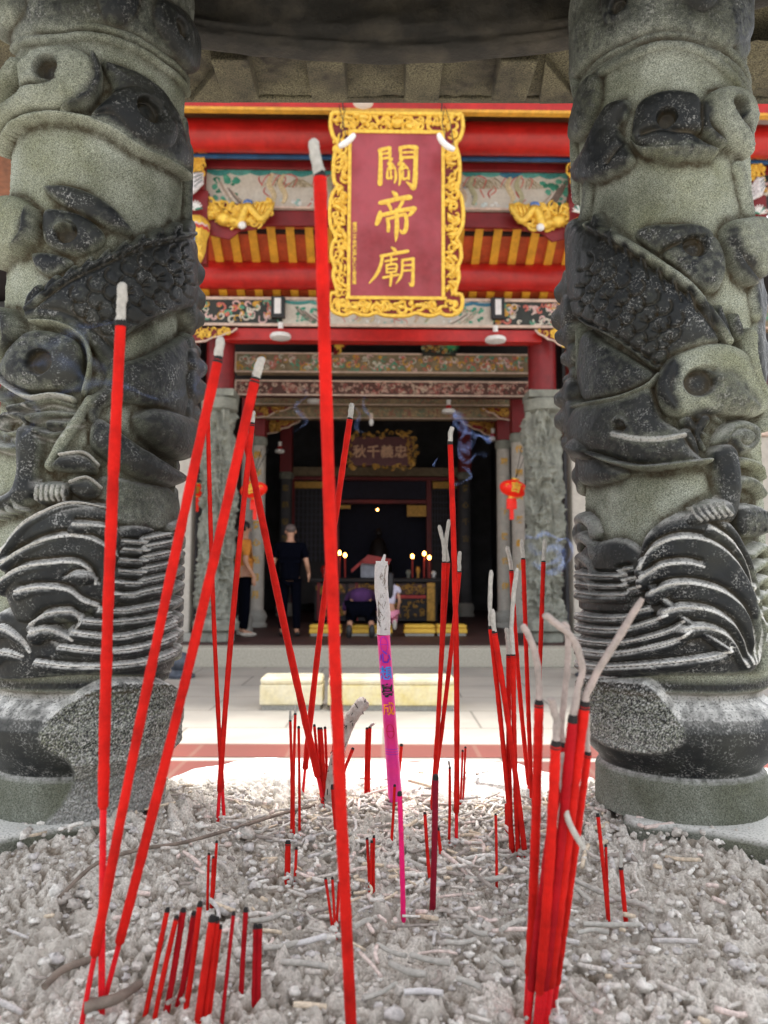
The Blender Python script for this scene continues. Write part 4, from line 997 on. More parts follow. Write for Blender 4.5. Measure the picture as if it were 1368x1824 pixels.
# smoke wisps: thin curling ribbons
def wisp(label, pts, Y, w, a, seed):
    rd = random.Random(seed); V = []; F = []; Cc = []
    for (P, ww) in pts:
        Q = catmull([at(x, y, Y+rd.uniform(-.02, .02)) for x, y in P], 14); n = len(Q); b = len(V)
        for i in range(n):
            t = i/(n-1); d = Q[min(i+1, n-1)]-Q[max(i-1, 0)]; nn = np.array([-d[2], 0, d[0]]); nn /= (np.linalg.norm(nn)+1e-9)
            wd = ww*(.4+.9*abs(math.sin(t*5+seed)))*Y/FPX
            for j in range(5):
                s = (j-2)/2; V.append(Q[i]+nn*wd*s+np.array([0, .004*(1-s*s), 0])); al = a*(1-abs(s))*math.sin(math.pi*min(1, max(0, t)))**.5; Cc.append((al, al, al))
        for i in range(n-1):
            for j in range(4): q = b+i*5+j; F.append((q, q+1, q+6, q+5))
    o = mesh_obj('smoke_wisp', V, F, M['smoke'], None, np.array(Cc), True, loc=at(pts[0][0][0][0], pts[0][0][0][1], Y)); tag(o, label, 'smoke', kind='stuff')
wisp('blue smoke curling right of the tallest thin stick', [([(806, 760), (815, 745), (808, 738), (822, 745), (830, 765), (820, 785), (828, 800), (838, 806)], 8), ([(812, 795), (830, 800), (838, 790), (850, 775), (872, 782), (874, 776)], 7), ([(805, 745), (822, 765), (838, 770), (862, 778), (873, 790)], 6), ([(815, 795), (822, 815), (835, 822), (850, 808), (868, 812)], 5), ([(822, 830), (835, 838), (838, 850), (820, 860), (808, 862)], 4), ([(780, 815), (772, 828), (775, 830)], 2)], .72, 6, .42, 3)
wisp('faint blue smoke before the carved grey column', [([(940, 970), (960, 985), (985, 975), (1000, 985), (990, 1000), (960, 1010)], 9), ([(990, 965), (1010, 960), (1020, 985), (1005, 1010)], 4), ([(950, 1000), (975, 1020), (1000, 1010), (1004, 990)], 7), ([(935, 955), (955, 958), (970, 950), (1000, 962)], 5)], 1.25, 5, .3, 5)
wisp('blue smoke patches drifting before the left pillar', [([(55, 605), (90, 615), (140, 590), (160, 640), (195, 660)], 13), ([(50, 650), (100, 640), (140, 665), (150, 700)], 14), ([(80, 710), (130, 690), (200, 680), (280, 710), (330, 695)], 9), ([(0, 705), (40, 700), (70, 745)], 12), ([(0, 760), (20, 790), (60, 750)], 9), ([(330, 640), (360, 650), (345, 690), (362, 700)], 8), ([(120, 575), (160, 580), (205, 570)], 7)], .70, 6, .12, 6)
wisp('faint smoke rising across the painted beams', [([(625, 720), (640, 735), (635, 760), (650, 770)], 5), ([(540, 690), (545, 705), (525, 725), (545, 750), (520, 770)], 5), ([(650, 700), (648, 725), (665, 745)], 4)], .8, 6, .22, 8)

# ash fragments
def litter():
    rd = random.Random(11); V = []; F = []; Cc = []
    mb = MB(); pal = [(.60, .56, .51), (.70, .67, .62), (.46, .42, .38), (.62, .52, .40), (.32, .28, .25), (.68, .56, .51), (.54, .51, .49)]
    def rod(x, y, L, r, an, tilt, bend, col):
        mb.col = col; z = float(ash_h(x, y))+.0065
        P = []
        for i in range(6):
            t = i/5-.5; a = an+bend*t
            P.append(Vector((x+math.cos(an)*L*t-math.sin(an)*bend*L*t*t, y+math.sin(an)*L*t+math.cos(an)*bend*L*t*t, z+r+tilt*L*t)))
        mb.tube(P, [r*.9, r, r, r, r, r*.85], 6)
    k = 0
    while k < 1250:
        y = rd.uniform(.40, 1.14); x = rd.uniform(-.40, .40); rr = math.hypot(x, y-CY)
        if rr > .385 or (y > 1.045 and rd.random() < .93): continue
        dens = math.exp(-((x-.05)/.17)**2)*(.18+.82*math.exp(-((y-.92)/.14)**2)) + .035
        if y < .76 and rd.random() < .45: continue
        if rd.random() > dens*(1.1+fbm(x*12, y*12, 0, 4, 2)*1.3): continue
        k += 1; L = rd.choice((.005, .007, .010, .012, .016, .022, .034)); rod(x, y, L, rd.uniform(.0011, .0023), rd.uniform(0, 6.28), rd.uniform(-.35, .35), rd.choice((0, 0, .1, -.2, .5, -.7)), rd.choice(pal))
    k = 0
    while k < 3400:      # crumbs and lumps
        y = rd.uniform(.40, 1.035); x = rd.uniform(-.40, .40)
        if math.hypot(x, y-CY) > .40: continue
        k += 1; s = abs(rd.gauss(0, .0014))+.0009; mb.col = rd.choice(pal[:3]+pal[6:])
        if rd.random() < .012: s *= 2.2
        mb.ball((x, y, float(ash_h(x, y))+s*.5+.004), s*rd.uniform(.8, 1.4), s*rd.uniform(.8, 1.3), s*.8, 7, 5, jit=.42, rd=rd)
    o = mesh_obj('ash_litter', mb.v, mb.f, M['litter'], None, np.array(mb.c), True); tag(o, 'loose crumbs and broken stubs of burnt incense scattered over the ash', 'ash debris', kind='stuff')
litter()
def lying(name, label, pts, w, m, lift=.009, group=None, taper=1):
    P = []
    for q in pts:
        s = seat(*q); P.append(s+Vector((0, 0, lift)))
    Q = catmull(P, 6); k = P[0].y/FPX/2*w
    mb = MB(); mb.tube([Vector(q) for q in Q], [k*rnd.uniform(.88, 1.1)*(1-(1-taper)*i/len(Q)) for i in range(len(Q))], 9)
    o = mb.build(name, m, None, True, loc=P[0]); tag(o, label, 'ash fragment' if 'frag' in name else 'twig', group)
lying('twig', 'long brown twig lying slanted across the ash at the left', [(105, 1622), (170, 1580), (250, 1560), (330, 1525), (440, 1485), (500, 1465), (560, 1450)], 7.5, M['twig'], .010)
lying('ash_fragment', 'straight cream rod lying level right of the front bundle', [(1040, 1668), (1090, 1670), (1140, 1669)], 9, M['ashc'], .010)
lying('ash_fragment', 'long curved cream rod lying behind the leaning pair at the right', [(1010, 1580), (1050, 1600), (1100, 1622), (1140, 1632), (1165, 1645)], 9, M['ashc'], .010)
lying('ash_fragment', 'grey rod lying left of the straight cream rod', [(1012, 1590), (1035, 1610), (1055, 1628)], 8, M['ashc'], .010)
lying('ash_fragment', 'dark charred stub among the ash left of the front cluster', [(78, 1785), (110, 1755), (160, 1735)], 14, M['twig'], .010)
lying('ash_fragment', 'brown thick crust piece lying at the bottom left', [(150, 1822), (205, 1810), (250, 1780)], 24, M['twig'], .010, taper=.6)
rd = random.Random(5)
for k in range(30):
    x = rd.gauss(640, 200); y = rd.uniform(1490, 1800)
    if not 420 < x < 1290: continue
    an = rd.uniform(-.9, .9); L = rd.uniform(16, 38)*(y-1024)/560; b_ = rd.uniform(-6, 6)
    lying('ash_fragment', 'pale loose ash rod lying on the ash bed among the sticks', [(x-L*math.cos(an), y-L*math.sin(an)*.4), (x, y+b_), (x+L*math.cos(an), y+L*math.sin(an)*.4)], rd.uniform(6, 9)*(y-1024)/560, M['ashc'] if rd.random() < .8 else M['ashw'], .010, 'loose ash rods')
# curved ash hanging in the bundle
def hang():
    Q = catmull([at(1000, 1340, .50), at(1002, 1400, .495), (at(1012, 1460, .49)), at(1040, 1512, .485)], 6)
    mb = MB(); mb.tube([Vector(q) for q in Q], .0019, 9); o = mb.build('fallen_ash_column', M['ashc'], None, True, loc=at(1000, 1340, .5)); tag(o, 'curved grey ash column caught against the front right bundle', 'ash fragment')
hang()
# ================================================================= ground and courtyard
def sheet(name, x0, y0, x1, y1, z, m, label=None):
    o = mesh_obj(name, [(x0, y0, z), (x1, y0, z), (x1, y1, z), (x0, y1, z)], [(0, 1, 2, 3)], m, None, None, False)
    o['kind'] = 'structure'; return o
mg, ng, bg_ = base_mat('far_ground'); bg_.inputs['Base Color'].default_value = (.30, .29, .26, 1)
sheet('ground', -400, -400, 400, 400, -.012, mg)
sheet('courtyard', -14, -9, 14, 9.9, 0, M['yard'])
o = sheet('red_tile_band', -9, 5.03, 9, 5.42, .004, M['brick']); sheet('tile_band_path', -9, 4.2, 9, 4.93, .004, M['brick'])
TEMPLE = []       # everything turned slightly with the temple at the end
def T0(name, loc, label, cat, group=None):
    o = root(name, loc, label, cat, group); TEMPLE.append(o); return o
PZ = .24
fl = MB(); fl.box(-7, 9.93, -.01, 7, 21, PZ-.03); fo = fl.build('platform_base', M['granite']); fo['kind'] = 'structure'; TEMPLE.append(fo)
fl = MB(); fl.box(-7.02, 9.90, -.005, 7.02, 10.28, PZ); fo = fl.build('platform_kerb', mat('kerb_granite', (.42, .39, .32), .7, 0, 50, .25, .3), bev=.012); fo['kind'] = 'structure'; TEMPLE.append(fo)
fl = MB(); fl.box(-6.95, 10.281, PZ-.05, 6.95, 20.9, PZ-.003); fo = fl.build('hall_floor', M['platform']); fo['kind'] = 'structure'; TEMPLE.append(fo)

# ================================================================= temple shell
def hall():
    rt = T0('temple_hall', (0, 15, PZ), 'dark open temple hall with red beams and a tiled roof', 'temple')
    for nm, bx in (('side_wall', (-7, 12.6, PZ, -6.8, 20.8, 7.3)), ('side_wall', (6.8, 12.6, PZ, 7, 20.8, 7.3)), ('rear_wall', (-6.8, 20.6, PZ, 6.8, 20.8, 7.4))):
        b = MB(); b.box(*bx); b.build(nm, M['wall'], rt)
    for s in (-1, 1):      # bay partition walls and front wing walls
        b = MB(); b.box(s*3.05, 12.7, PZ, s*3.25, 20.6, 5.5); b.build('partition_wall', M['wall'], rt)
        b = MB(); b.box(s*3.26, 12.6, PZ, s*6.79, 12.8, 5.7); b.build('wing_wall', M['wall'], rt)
    # roof: two slopes with tile ridges
    for (y0, z0, y1, z1) in ((8.2, 7.05, 15, 9.6), (21.5, 7.05, 15, 9.6)):
        b = MB(); b.hexa([(-8.2, y0, z0), (8.2, y0, z0), (8.2, y1, z1), (-8.2, y1, z1), (-8.2, y0, z0+.14), (8.2, y0, z0+.14), (8.2, y1, z1+.14), (-8.2, y1, z1+.14)] if y0 < y1 else
                         [(8.2, y0, z0), (-8.2, y0, z0), (-8.2, y1, z1), (8.2, y1, z1), (8.2, y0, z0+.14), (-8.2, y0, z0+.14), (-8.2, y1, z1+.14), (8.2, y1, z1+.14)])
        for i in range(60):
            x = -8.1+i*.275; b.tube([(x, y0, z0+.16), (x, y1, z1+.16)], .06, 8)
        b.build('roof_slope', M['tile'], rt)
    b = MB(); b.box(-8.2, 14.85, 9.65, 8.2, 15.15, 10.1); b.build('ridge', M['tile'], rt, bev=.03)
    # hall rafters glimpsed beneath the roof
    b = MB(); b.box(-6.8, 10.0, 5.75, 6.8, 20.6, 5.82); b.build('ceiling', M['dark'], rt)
hall()

def beam(name, label, x0, y0, x1, y1, Y, th, m, cat='beam', rnd_=False, trim=None):
    a, c = at(x0, y0, Y), at(x1, y1, Y)
    rt = T0(name, ((a.x+c.x)/2, Y, c.z), label, cat)
    b = MB()
    if rnd_:
        r = (a.z-c.z)/2; zc = (a.z+c.z)/2
        b.tube([(a.x, Y+r, zc), (c.x, Y+r, zc)], r, 28)
    else: b.box(a.x, Y, c.z, c.x, Y+th, a.z)
    b.build('timber', m, rt, rnd_, bev=0 if rnd_ else .01)
    return rt, a, c
# eave fascia, gold line, round purlin, dark board, blue line
XL, XR = 60, 1460
r_, a, c = beam('eave_board', 'red eave board with a gilded lower edge just under the canopy', XL, 130, XR, 196, 8.6, .08, M['red'])
b = MB(); b.box(a.x, 8.585, c.z-.036, c.x, 8.67, c.z-.003); b.build('gilded_edge', mat('yellow_edge_paint', (.72, .36, .04), .5), r_)
b = MB(); b.box(a.x, 8.62, at(684, 129, 8.6).z, c.x, 8.68, 7.1); b.build('upper_board', M['dred'], r_)
beam('eave_purlin', 'thick round red purlin behind the big plaque', XL, 200, XR, 258, 9.05, 0, M['red'], 'beam', True)
beam('eave_tie_board', 'dark red board under the eave purlin, above the blue line', XL, 246, XR, 276, 9.45, .05, M['dred'])
beam('blue_batten', 'thin blue painted batten crossing the dark red boards', XL, 275, XR, 285, 9.40, .05, M['blue'])
beam('lower_tie_board', 'dark red board between the blue batten and the painted landscape panels', XL, 286, XR, 304, 9.62, .05, M['dred'])

def painting(mb, a, c, Y, kind, seed):
    """brush marks of a painted panel, laid as thin proud strokes; a=(x0,z1) c=(x1,z0)"""
    rd = random.Random(seed); w = c[0]-a[0]; h = a[1]-c[1]
    def P(u, v, k=0): return Vector((a[0]+w*u, Y-.003-.0012*k, c[1]+h*v))
    def st(pts, r, col, k=0):
        mb.col = col; Q = catmull([P(u, v, k) for u, v in pts], 4) if len(pts) > 2 else [P(*pts[0], k), P(*pts[1], k)]
        rr = [max(.0015, h*r*(.6+.5*math.sin(math.pi*i/(len(Q)-1)))) for i in range(len(Q))]; mb.tube([Vector(q) for q in Q], rr, 6, flat=Vector((0, 1, 0)))
    def dab(u, v, r, col, k=0):
        mb.col = col; c0 = P(u, v, k); mb.ball(c0, h*r, .0035, h*r*rd.uniform(.6, 1), 8, 4, jit=.2, rd=rd)
    if kind == 'land':
        for i in range(9): st([(i/9, .97-.03*rd.random()), (i/9+.07, .90-.05*rd.random()), (i/9+.15, .96)], .075, rd.choice([(.05, .26, .24), (.10, .34, .30), (.04, .18, .28)]), i % 2)
        for i in range(5):
            u = rd.uniform(.22, .9); hh = rd.uniform(.18, .34)
            for q in range(7): st([(u-.07+.02*q, .50+.02*rd.random()), (u-.02+.008*q, .52+hh*(.5+.5*rd.random())), (u+.01+.015*q, .52)], .018, rd.choice([(.40, .34, .22), (.55, .48, .36), (.28, .22, .14)]), q % 3)
        for (u0, sg) in ((.05, 1), (.95, -1)):
            for q in range(24): dab(u0+sg*abs(rd.gauss(.06, .05)), rd.uniform(.08, .75), rd.uniform(.05, .10), rd.choice([(.03, .20, .12), (.05, .30, .20), (.10, .38, .26)]), q % 3)
            for q in range(5): st([(u0+sg*(.01+.02*q), .72-.08*q), (u0+sg*(.04+.022*q), .40-.05*q), (u0+sg*(.09+.02*q), .03)], .035, rd.choice([(.45, .36, .28), (.65, .58, .50), (.20, .15, .12)]), 3)
        for q in range(9): u = rd.uniform(.28, .75); v = rd.uniform(.2, .8); st([(u, v), (u+rd.uniform(-.03, .03), v-.12), (u+rd.uniform(-.03, .03), v-.25)], .016, rd.choice([(.50, .05, .05), (.62, .16, .12), (.15, .25, .40)]), 2)
        for q in range(4): # figures with ribbons
            u = (.36, .42, .63, .68)[q]; st([(u, .85), (u-.02, .6), (u+.01, .3), (u-.005, .08)], .07, rd.choice([(.62, .50, .30), (.55, .42, .30), (.42, .40, .25)]), 3)
            dab(u, .86, .06, (.70, .58, .45), 4); st([(u-.06, .55), (u-.03, .8), (u+.02, .85), (u+.07, .75), (u+.05, .5)], .015, (.60, .10, .10), 4)
        for q in range(18): dab(rd.uniform(.3, .8), rd.uniform(.04, .18), .06, rd.choice([(.70, .70, .66), (.30, .48, .44), (.55, .62, .60)]), 2)
    else:
        pal = {'flower': [(.65, .60, .50), (.10, .34, .22), (.60, .16, .12), (.62, .34, .05), (.68, .45, .42)], 'goldrelief': [(.55, .32, .06), (.70, .42, .08), (.40, .12, .05), (.30, .35, .22)], 'dim': [(.45, .33, .18), (.32, .13, .09), (.16, .20, .13), (.40, .28, .15)], 'rib': [(.55, .42, .32), (.36, .10, .08), (.50, .30, .24)]}[kind]
        n = int(w/h*14)
        for q in range(n):
            u = rd.random(); v = rd.uniform(.10, .9); s = h/w; a0 = rd.uniform(0, 6.28); r_ = rd.uniform(.10, .26)
            st([(u+s*r_*(1-.7*t)*math.cos(a0+5*t), min(.95, max(.05, v+r_*(1-.7*t)*math.sin(a0+5*t)))) for t in (0, .25, .5, .75, 1)], rd.uniform(.02, .055), rd.choice(pal), q % 3)
            if q % 3 == 0: dab(u, v, rd.uniform(.05, .12), rd.choice(pal), 3)
def panel_beam(name, label, x0, y0, x1, y1, Y, th, ground, kind, seed, trim='cream', t=.022):
    """slightly sloping measured ends are averaged; frame moulding + painting"""
    a, c = at(x0, y0, Y), at(x1, y1, Y)
    rt = T0(name, ((a.x+c.x)/2, Y, c.z), label, 'painted beam')
    b = MB(); b.box(a.x, Y, c.z, c.x, Y+th, a.z); b.build('timber', ground, rt)
    b = MB(); b.box(a.x-.004, Y-.022, a.z-t, c.x+.004, Y+.01, a.z+.004); b.box(a.x-.004, Y-.022, c.z-.004, c.x+.004, Y+.01, c.z+t)
    b.box(a.x-.005, Y-.0215, c.z+t, a.x+t*.8, Y+.01, a.z-t); b.box(c.x-t*.8, Y-.0215, c.z+t, c.x+.005, Y+.01, a.z-t)
    b.build('moulding', M[trim], rt, bev=.004)
    b = MB(); painting(b, (a.x+t, a.z-t), (c.x-t, c.z+t), Y, kind, seed); b.build('painting', M['paint'], rt, True)
    return rt
G_cream = mat('cream_painted_ground', (.62, .56, .47), .6, 0, 5, .12, .05, col2=(.68, .66, .58))
G_black = mat('black_painted_ground', (.03, .035, .03), .55, 0, 8, .3, .05)
G_brown = mat('brown_painted_ground', (.10, .04, .03), .55, 0, 8, .3, .05)
G_dim = mat('dull_brown_ground', (.26, .20, .12), .6, 0, 8, .35, .1)  # dull brown ground colour
panel_beam('landscape_beam', 'cream panel painted with mountains and green pines left of the big plaque', 364, 299, 700, 373, 9.70, .12, G_cream, 'land', 1)
panel_beam('landscape_beam', 'cream panel painted with brown mountains and pink blossoms right of the big plaque', 706, 299, 1032, 373, 9.70, .12, G_cream, 'land', 2)
beam('bracket_board', 'dark red board under the landscape panels', 330, 375, 1060, 404, 9.74, .06, M['dred'])
# second span left and right of the pendants (only slivers are in view)
panel_beam('scroll_beam', 'black beam with a green scroll seen right of the right pillar', 1335, 300, 1460, 372, 9.70, .12, G_black, 'flower', 3)
panel_beam('gilt_relief_beam', 'gilded relief beam seen right of the right pillar above the scroll beam', 1335, 250, 1460, 296, 9.66, .12, G_brown, 'goldrelief', 4)
panel_beam('floral_beam', 'floral painted beam seen right of the right pillar low under the eave', 1340, 540, 1460, 582, 10.9, .2, G_dim, 'flower', 5)

def slope_boards():
    rt = T0('striped_rafter_ceiling', (0, 10.2, at(0, 400, 9.9).z), 'sloping soffit of yellow rafters over orange boards under the eave', 'ceiling')
    def strip(pa, Ya, pb, Yb, n, nm):
        za, zb = at(684, pa, Ya).z, at(684, pb, Yb).z
        b = MB(); b.hexa([(-3.4, Ya, za), (3.4, Ya, za), (3.4, Yb, zb), (-3.4, Yb, zb), (-3.4, Ya, za+.05), (3.4, Ya, za+.05), (3.4, Yb, zb+.05), (-3.4, Yb, zb+.05)]); b.build('boards', M['orange'], rt)
        for i in range(n):
            x = -3.3+6.6*i/(n-1); w = .055
            r = MB(); r.hexa([(x-w, Ya, za-.05), (x+w, Ya, za-.05), (x+w, Yb, zb-.05), (x-w, Yb, zb-.05), (x-w, Ya, za-.001), (x+w, Ya, za-.001), (x+w, Yb, zb-.001), (x-w, Yb, zb-.001)]); r.build('rafter', M['yellow'], rt)
    strip(385, 9.82, 470, 10.46, 27, 'a'); strip(495, 10.5, 545, 10.88, 27, 'b')
slope_boards()
beam('inner_purlin', 'round red purlin below the striped rafters', 340, 458, 1040, 508, 10.35, 0, M['red'], 'beam', True)
beam('thin_blue_board', 'thin dark blue board beneath the round inner purlin', 340, 505, 1040, 513, 10.48, .05, M['blue'])
panel_beam('painted_lintel', 'long painted lintel with flowers and a landscape scroll across the hall entrance', 352, 531, 1010, 583, 10.62, .2, G_black, 'flower', 6, t=.035)
# middle cartouche of the lintel
r_ = T0('lintel_cartouche', (0, 10.6, at(0, 580, 10.6).z), 'cream landscape cartouche in the middle of the painted lintel', 'painted panel')
a, c = at(505, 536, 10.595), at(880, 578, 10.595)
b = MB(); b.box(a.x, 10.597, c.z, c.x, 10.618, a.z); b.build('board', G_cream, r_)
b = MB(); painting(b, (a.x, a.z), (c.x, c.z), 10.595, 'land', 9); b.build('painting', M['paint'], r_, True)
beam('entrance_beam', 'plain red beam directly under the painted lintel', 400, 585, 968, 608, 10.66, .2, M['red'])
for (x, lab) in ((496, 'dark window shaped lamp box set on the lintel left of the plaque'), (889, 'dark window shaped lamp box set on the lintel right of the plaque')):
    a, c = at(x-12, 528, 10.5), at(x+12, 566, 10.5); r_ = T0('lamp_box', ((a.x+c.x)/2, 10.5, c.z), lab, 'lamp')
    b = MB(); b.box(a.x, 10.5, c.z, c.x, 10.59, a.z); b.build('housing', M['wire'], r_, bev=.01)
    b = MB(); b.box(a.x+.05, 10.485, c.z+.05, c.x-.05, 10.499, a.z-.03); b.build('diffuser', M['white'], r_, bev=.006)

# ================================================================= the big plaque
def plaque():
    Yt, Yb = 8.42, 8.98
    pt, pb = at(703, 200, Yt), at(703, 560, Yb)
    rt = T0('name_plaque', pt, 'large tilted red plaque with three gold characters in a gilded openwork frame', 'plaque')
    up = (pt-pb); H = up.length; up.normalize(); ux = Vector((1, 0, 0)); nrm = ux.cross(up)*1.0
    if nrm.y > 0: nrm = -nrm
    ym = (Yt+Yb)/2; k = ym/FPX*1.0
    def P(px, py, o=0.0):      # plaque-plane position of a measured place
        v = (py-200)/360.0; c = pt+(pb-pt)*v; sc = (Yt+(Yb-Yt)*v)/FPX*1.035
        return c+ux*((px-703)*sc)+nrm*o
    def quad(mb, x0, y0, x1, y1, o0, o1):
        mb.hexa([P(x0, y1, o0), P(x1, y1, o0), P(x1, y1, o1), P(x0, y1, o1), P(x0, y0, o0), P(x1, y0, o0), P(x1, y0, o1), P(x0, y0, o1)])
    b = MB(); quad(b, 621, 236, 783, 527, .03, .01); b.build('board', M['board'], rt)
    # scalloped backing of the frame
    L = [(586, 203), (584, 225), (590, 245), (598, 253), (592, 275), (590, 300), (592, 322), (598, 330), (588, 345), (584, 372), (586, 398), (596, 420), (590, 432), (588, 455), (594, 472), (592, 490), (598, 512), (598, 522), (588, 523), (586, 540), (592, 555), (605, 561)]
    Bm = [(615, 562), (628, 556), (640, 561), (655, 562), (668, 557), (682, 562), (703, 563), (724, 562), (738, 557), (752, 561), (768, 562), (780, 557), (790, 561), (800, 561)]
    Rr = [(1406-x, y) for x, y in reversed(L)]; out = L+Bm+Rr
    Qo = catmull([(x, y, 0) for x, y in out], 3)
    b = MB(); b.poly([P(q[0], q[1], -.012) for q in Qo], nrm*.02); b.build('backing', M['dred'], rt)
    b = MB(); b.tube([P(q[0], q[1], .015) for q in Qo], .026, 8); b.tube([P(586, 203, .015), P(820, 203, .015)], .028, 8)
    quad(b, 616, 232, 790, 238, .05, .0); quad(b, 614, 527, 792, 533, .05, .0); quad(b, 616, 238, 622, 527, .05, .0); quad(b, 783, 238, 789, 527, .05, .0)
    b.build('frame_edge', M['gold'], rt, True)
    b = MB(); rd = random.Random(4)
    def reg(x0, x1, y0, y1, n, r0=5, r1=10):
        for _ in range(n):
            c = P(rd.uniform(x0, x1), rd.uniform(y0, y1), .012); r = rd.uniform(r0, r1)*1.12*k; th = r*rd.uniform(.30, .42)
            if rd.random() < .65: curl(b, c, r, rd.uniform(.6, 1.2), rd.choice((-1, 1)), th, ux, up, rd.uniform(0, 6.28), 12, 6, nrm)
            else:
                an = rd.uniform(0, 6.28); d = ux*math.cos(an)+up*math.sin(an); e = -ux*math.sin(an)+up*math.cos(an)
                b.tube([c-d*r, c-d*r*.3+e*r*.3+nrm*th, c+d*r*.4+e*r*.2+nrm*th, c+d*r*1.1], [th*.4, th*1.2, th*1.1, th*.2], 6)
    for g in ((592, 812, 209, 228, 70), (596, 612, 235, 522, 90, 5, 9), (794, 811, 235, 522, 90, 5, 9), (598, 808, 538, 555, 85, 5, 9)):
        b = MB(); reg(*g); b.build('openwork_carving', M['gold'], rt, True)
    b = MB(); c = P(703, 217, .03); b.ball(c, .07, .04, .08, 12, 8); b.ball(c+up*.05+nrm*.03, .03, .03, .03); b.ball(c-up*.03+nrm*.03, .045, .03, .03)
    for s in (-1, 1): b.ball(c+ux*s*.035+up*.03+nrm*.035, .015); curl(b, c+ux*s*.10, .06, .9, s, .014, ux, up, 0, 12, 6, nrm)
    b.build('mask_ornament', M['gold'], rt, True)
    # three brushed characters
    def S(x, y): return P(570+x/4.8, 190+y/4.8, .036)
    chars = [
     [([(497, 365), (500, 500), (496, 650)], [12, 15, 18]), ([(492, 372), (560, 352), (578, 350)], [15, 11, 13]), ([(575, 352), (580, 400), (577, 445)], [13, 11, 10]), ([(505, 402), (572, 392)], [8, 9]), ([(505, 440), (575, 430)], [8, 9]),
      ([(667, 348), (672, 400), (670, 440)], [13, 10, 11]), ([(668, 350), (740, 338), (808, 348)], [12, 12, 17]), ([(804, 350), (800, 500), (797, 600), (785, 682), (760, 660), (722, 632)], [16, 16, 18, 17, 13, 5]), ([(676, 388), (790, 382)], [8, 9]), ([(674, 430), (792, 424)], [10, 10]),
      ([(598, 440), (566, 486), (604, 482), (562, 530), (618, 512)], [9, 10, 8, 10, 7]), ([(612, 495), (624, 525)], [6, 9]), ([(688, 445), (654, 488), (702, 480), (660, 530), (716, 512)], [9, 10, 8, 10, 7]), ([(712, 495), (732, 520)], [6, 9]),
      ([(560, 548), (560, 604), (602, 590)], [9, 9, 6]), ([(588, 545), (592, 605)], [8, 8]), ([(628, 545), (632, 600), (620, 640)], [10, 10, 6]), ([(664, 545), (668, 610), (660, 658)], [10, 10, 7]), ([(692, 548), (694, 608), (744, 592)], [9, 9, 6]), ([(742, 540), (742, 608)], [8, 9])],
     [([(606, 718), (630, 742), (640, 768)], [9, 17, 15]), ([(498, 812), (560, 800), (650, 775), (752, 762)], [15, 17, 14, 19]), ([(560, 812), (585, 850), (592, 880)], [10, 12, 9]), ([(694, 790), (668, 840), (645, 872)], [12, 11, 8]),
      ([(500, 888), (490, 940), (470, 992)], [12, 20, 14]), ([(505, 918), (600, 895), (700, 870), (792, 858)], [14, 14, 14, 18]), ([(790, 860), (762, 900), (732, 925)], [17, 13, 5]), ([(560, 945), (570, 1000), (568, 1050)], [12, 13, 12]), ([(558, 950), (640, 925), (712, 905)], [10, 11, 12]), ([(712, 905), (724, 960), (716, 1040), (688, 1062), (668, 1040)], [13, 14, 16, 13, 5]), ([(636, 870), (642, 980), (640, 1060), (632, 1140)], [13, 16, 16, 4])],
     [([(598, 1192), (622, 1210), (632, 1230)], [7, 12, 11]), ([(505, 1268), (600, 1250), (735, 1222)], [10, 12, 12]), ([(522, 1268), (505, 1350), (470, 1430), (410, 1505)], [11, 12, 12, 4]), ([(545, 1312), (642, 1292)], [8, 9]), ([(595, 1275), (593, 1338)], [8, 8]), ([(556, 1345), (558, 1412)], [8, 8]), ([(556, 1347), (638, 1338), (634, 1405)], [8, 8, 8]), ([(560, 1378), (634, 1372)], [6, 6]), ([(560, 1410), (636, 1402)], [7, 7]), ([(528, 1455), (655, 1428)], [9, 9]), ([(597, 1412), (594, 1470), (588, 1525)], [9, 10, 8]),
      ([(690, 1300), (688, 1400), (668, 1460), (636, 1505)], [9, 10, 10, 4]), ([(690, 1302), (784, 1288)], [9, 11]), ([(782, 1290), (780, 1440), (774, 1520), (748, 1502)], [11, 12, 13, 5]), ([(694, 1348), (778, 1340)], [7, 7]), ([(692, 1394), (778, 1386)], [7, 7])]]
    for ch in chars:
        b = MB()
        for pts, ws in ch:
            Q = catmull([(x, y, w) for (x, y), w in zip(pts, ws)], 5); b.tube([S(q[0], q[1]) for q in Q], [q[2]/4.8*k*1.3 for q in Q], 10, flat=nrm)
            for e in (0, -1): b.ball(S(Q[e][0], Q[e][1]), Q[e][2]/4.8*k*1.2, .006, Q[e][2]/4.8*k*1.2, 10, 6)
        b.build('character', M['gold'], rt, True)
    b = MB()      # narrow dedication column at the left edge
    for i in range(14): put_text(b, '道光二十年歲次庚子仲冬吉旦'[i % 13], .052, .002, P(629, 398+i*8.0, .034), ux, up, .002)
    b.build('dedication', M['gold'], rt)
    # hanging wires
    b = MB(); b.tube([P(607, 203, .02), P(601, 150, -.1)], .008, 6); b.tube([P(783, 203, .02), P(788, 150, -.1)], .008, 6); b.build('hanging_wire', M['wire'], rt)
    for s, (x0, y0), (x1, y1), lab in ((-1, (599, 262), (627, 240), 'white lamp dish hanging on a wire at the upper left corner of the plaque'), (1, (776, 238), (805, 266), 'white curved lamp dish hanging at the upper right corner of the plaque')):
        A = at(x0, y0, 8.1); B_ = at(x1, y1, 8.1); r2 = T0('hanging_lamp', (A+B_)/2, lab, 'lamp')
        m = (A+B_)/2; dd = B_-A; q = Vector((-dd.z, 0, dd.x)).normalized()*(-.028 if s > 0 else -.012)
        b = MB(); b.tube(catmull([A, A+dd*.33+q, A+dd*.66+q, B_], 5), [.02, .026, .03, .034, .034, .034, .034, .034, .034, .034, .034, .034, .032, .03, .026, .02][:16], 10); b.build('dish', M['white'], r2, True)
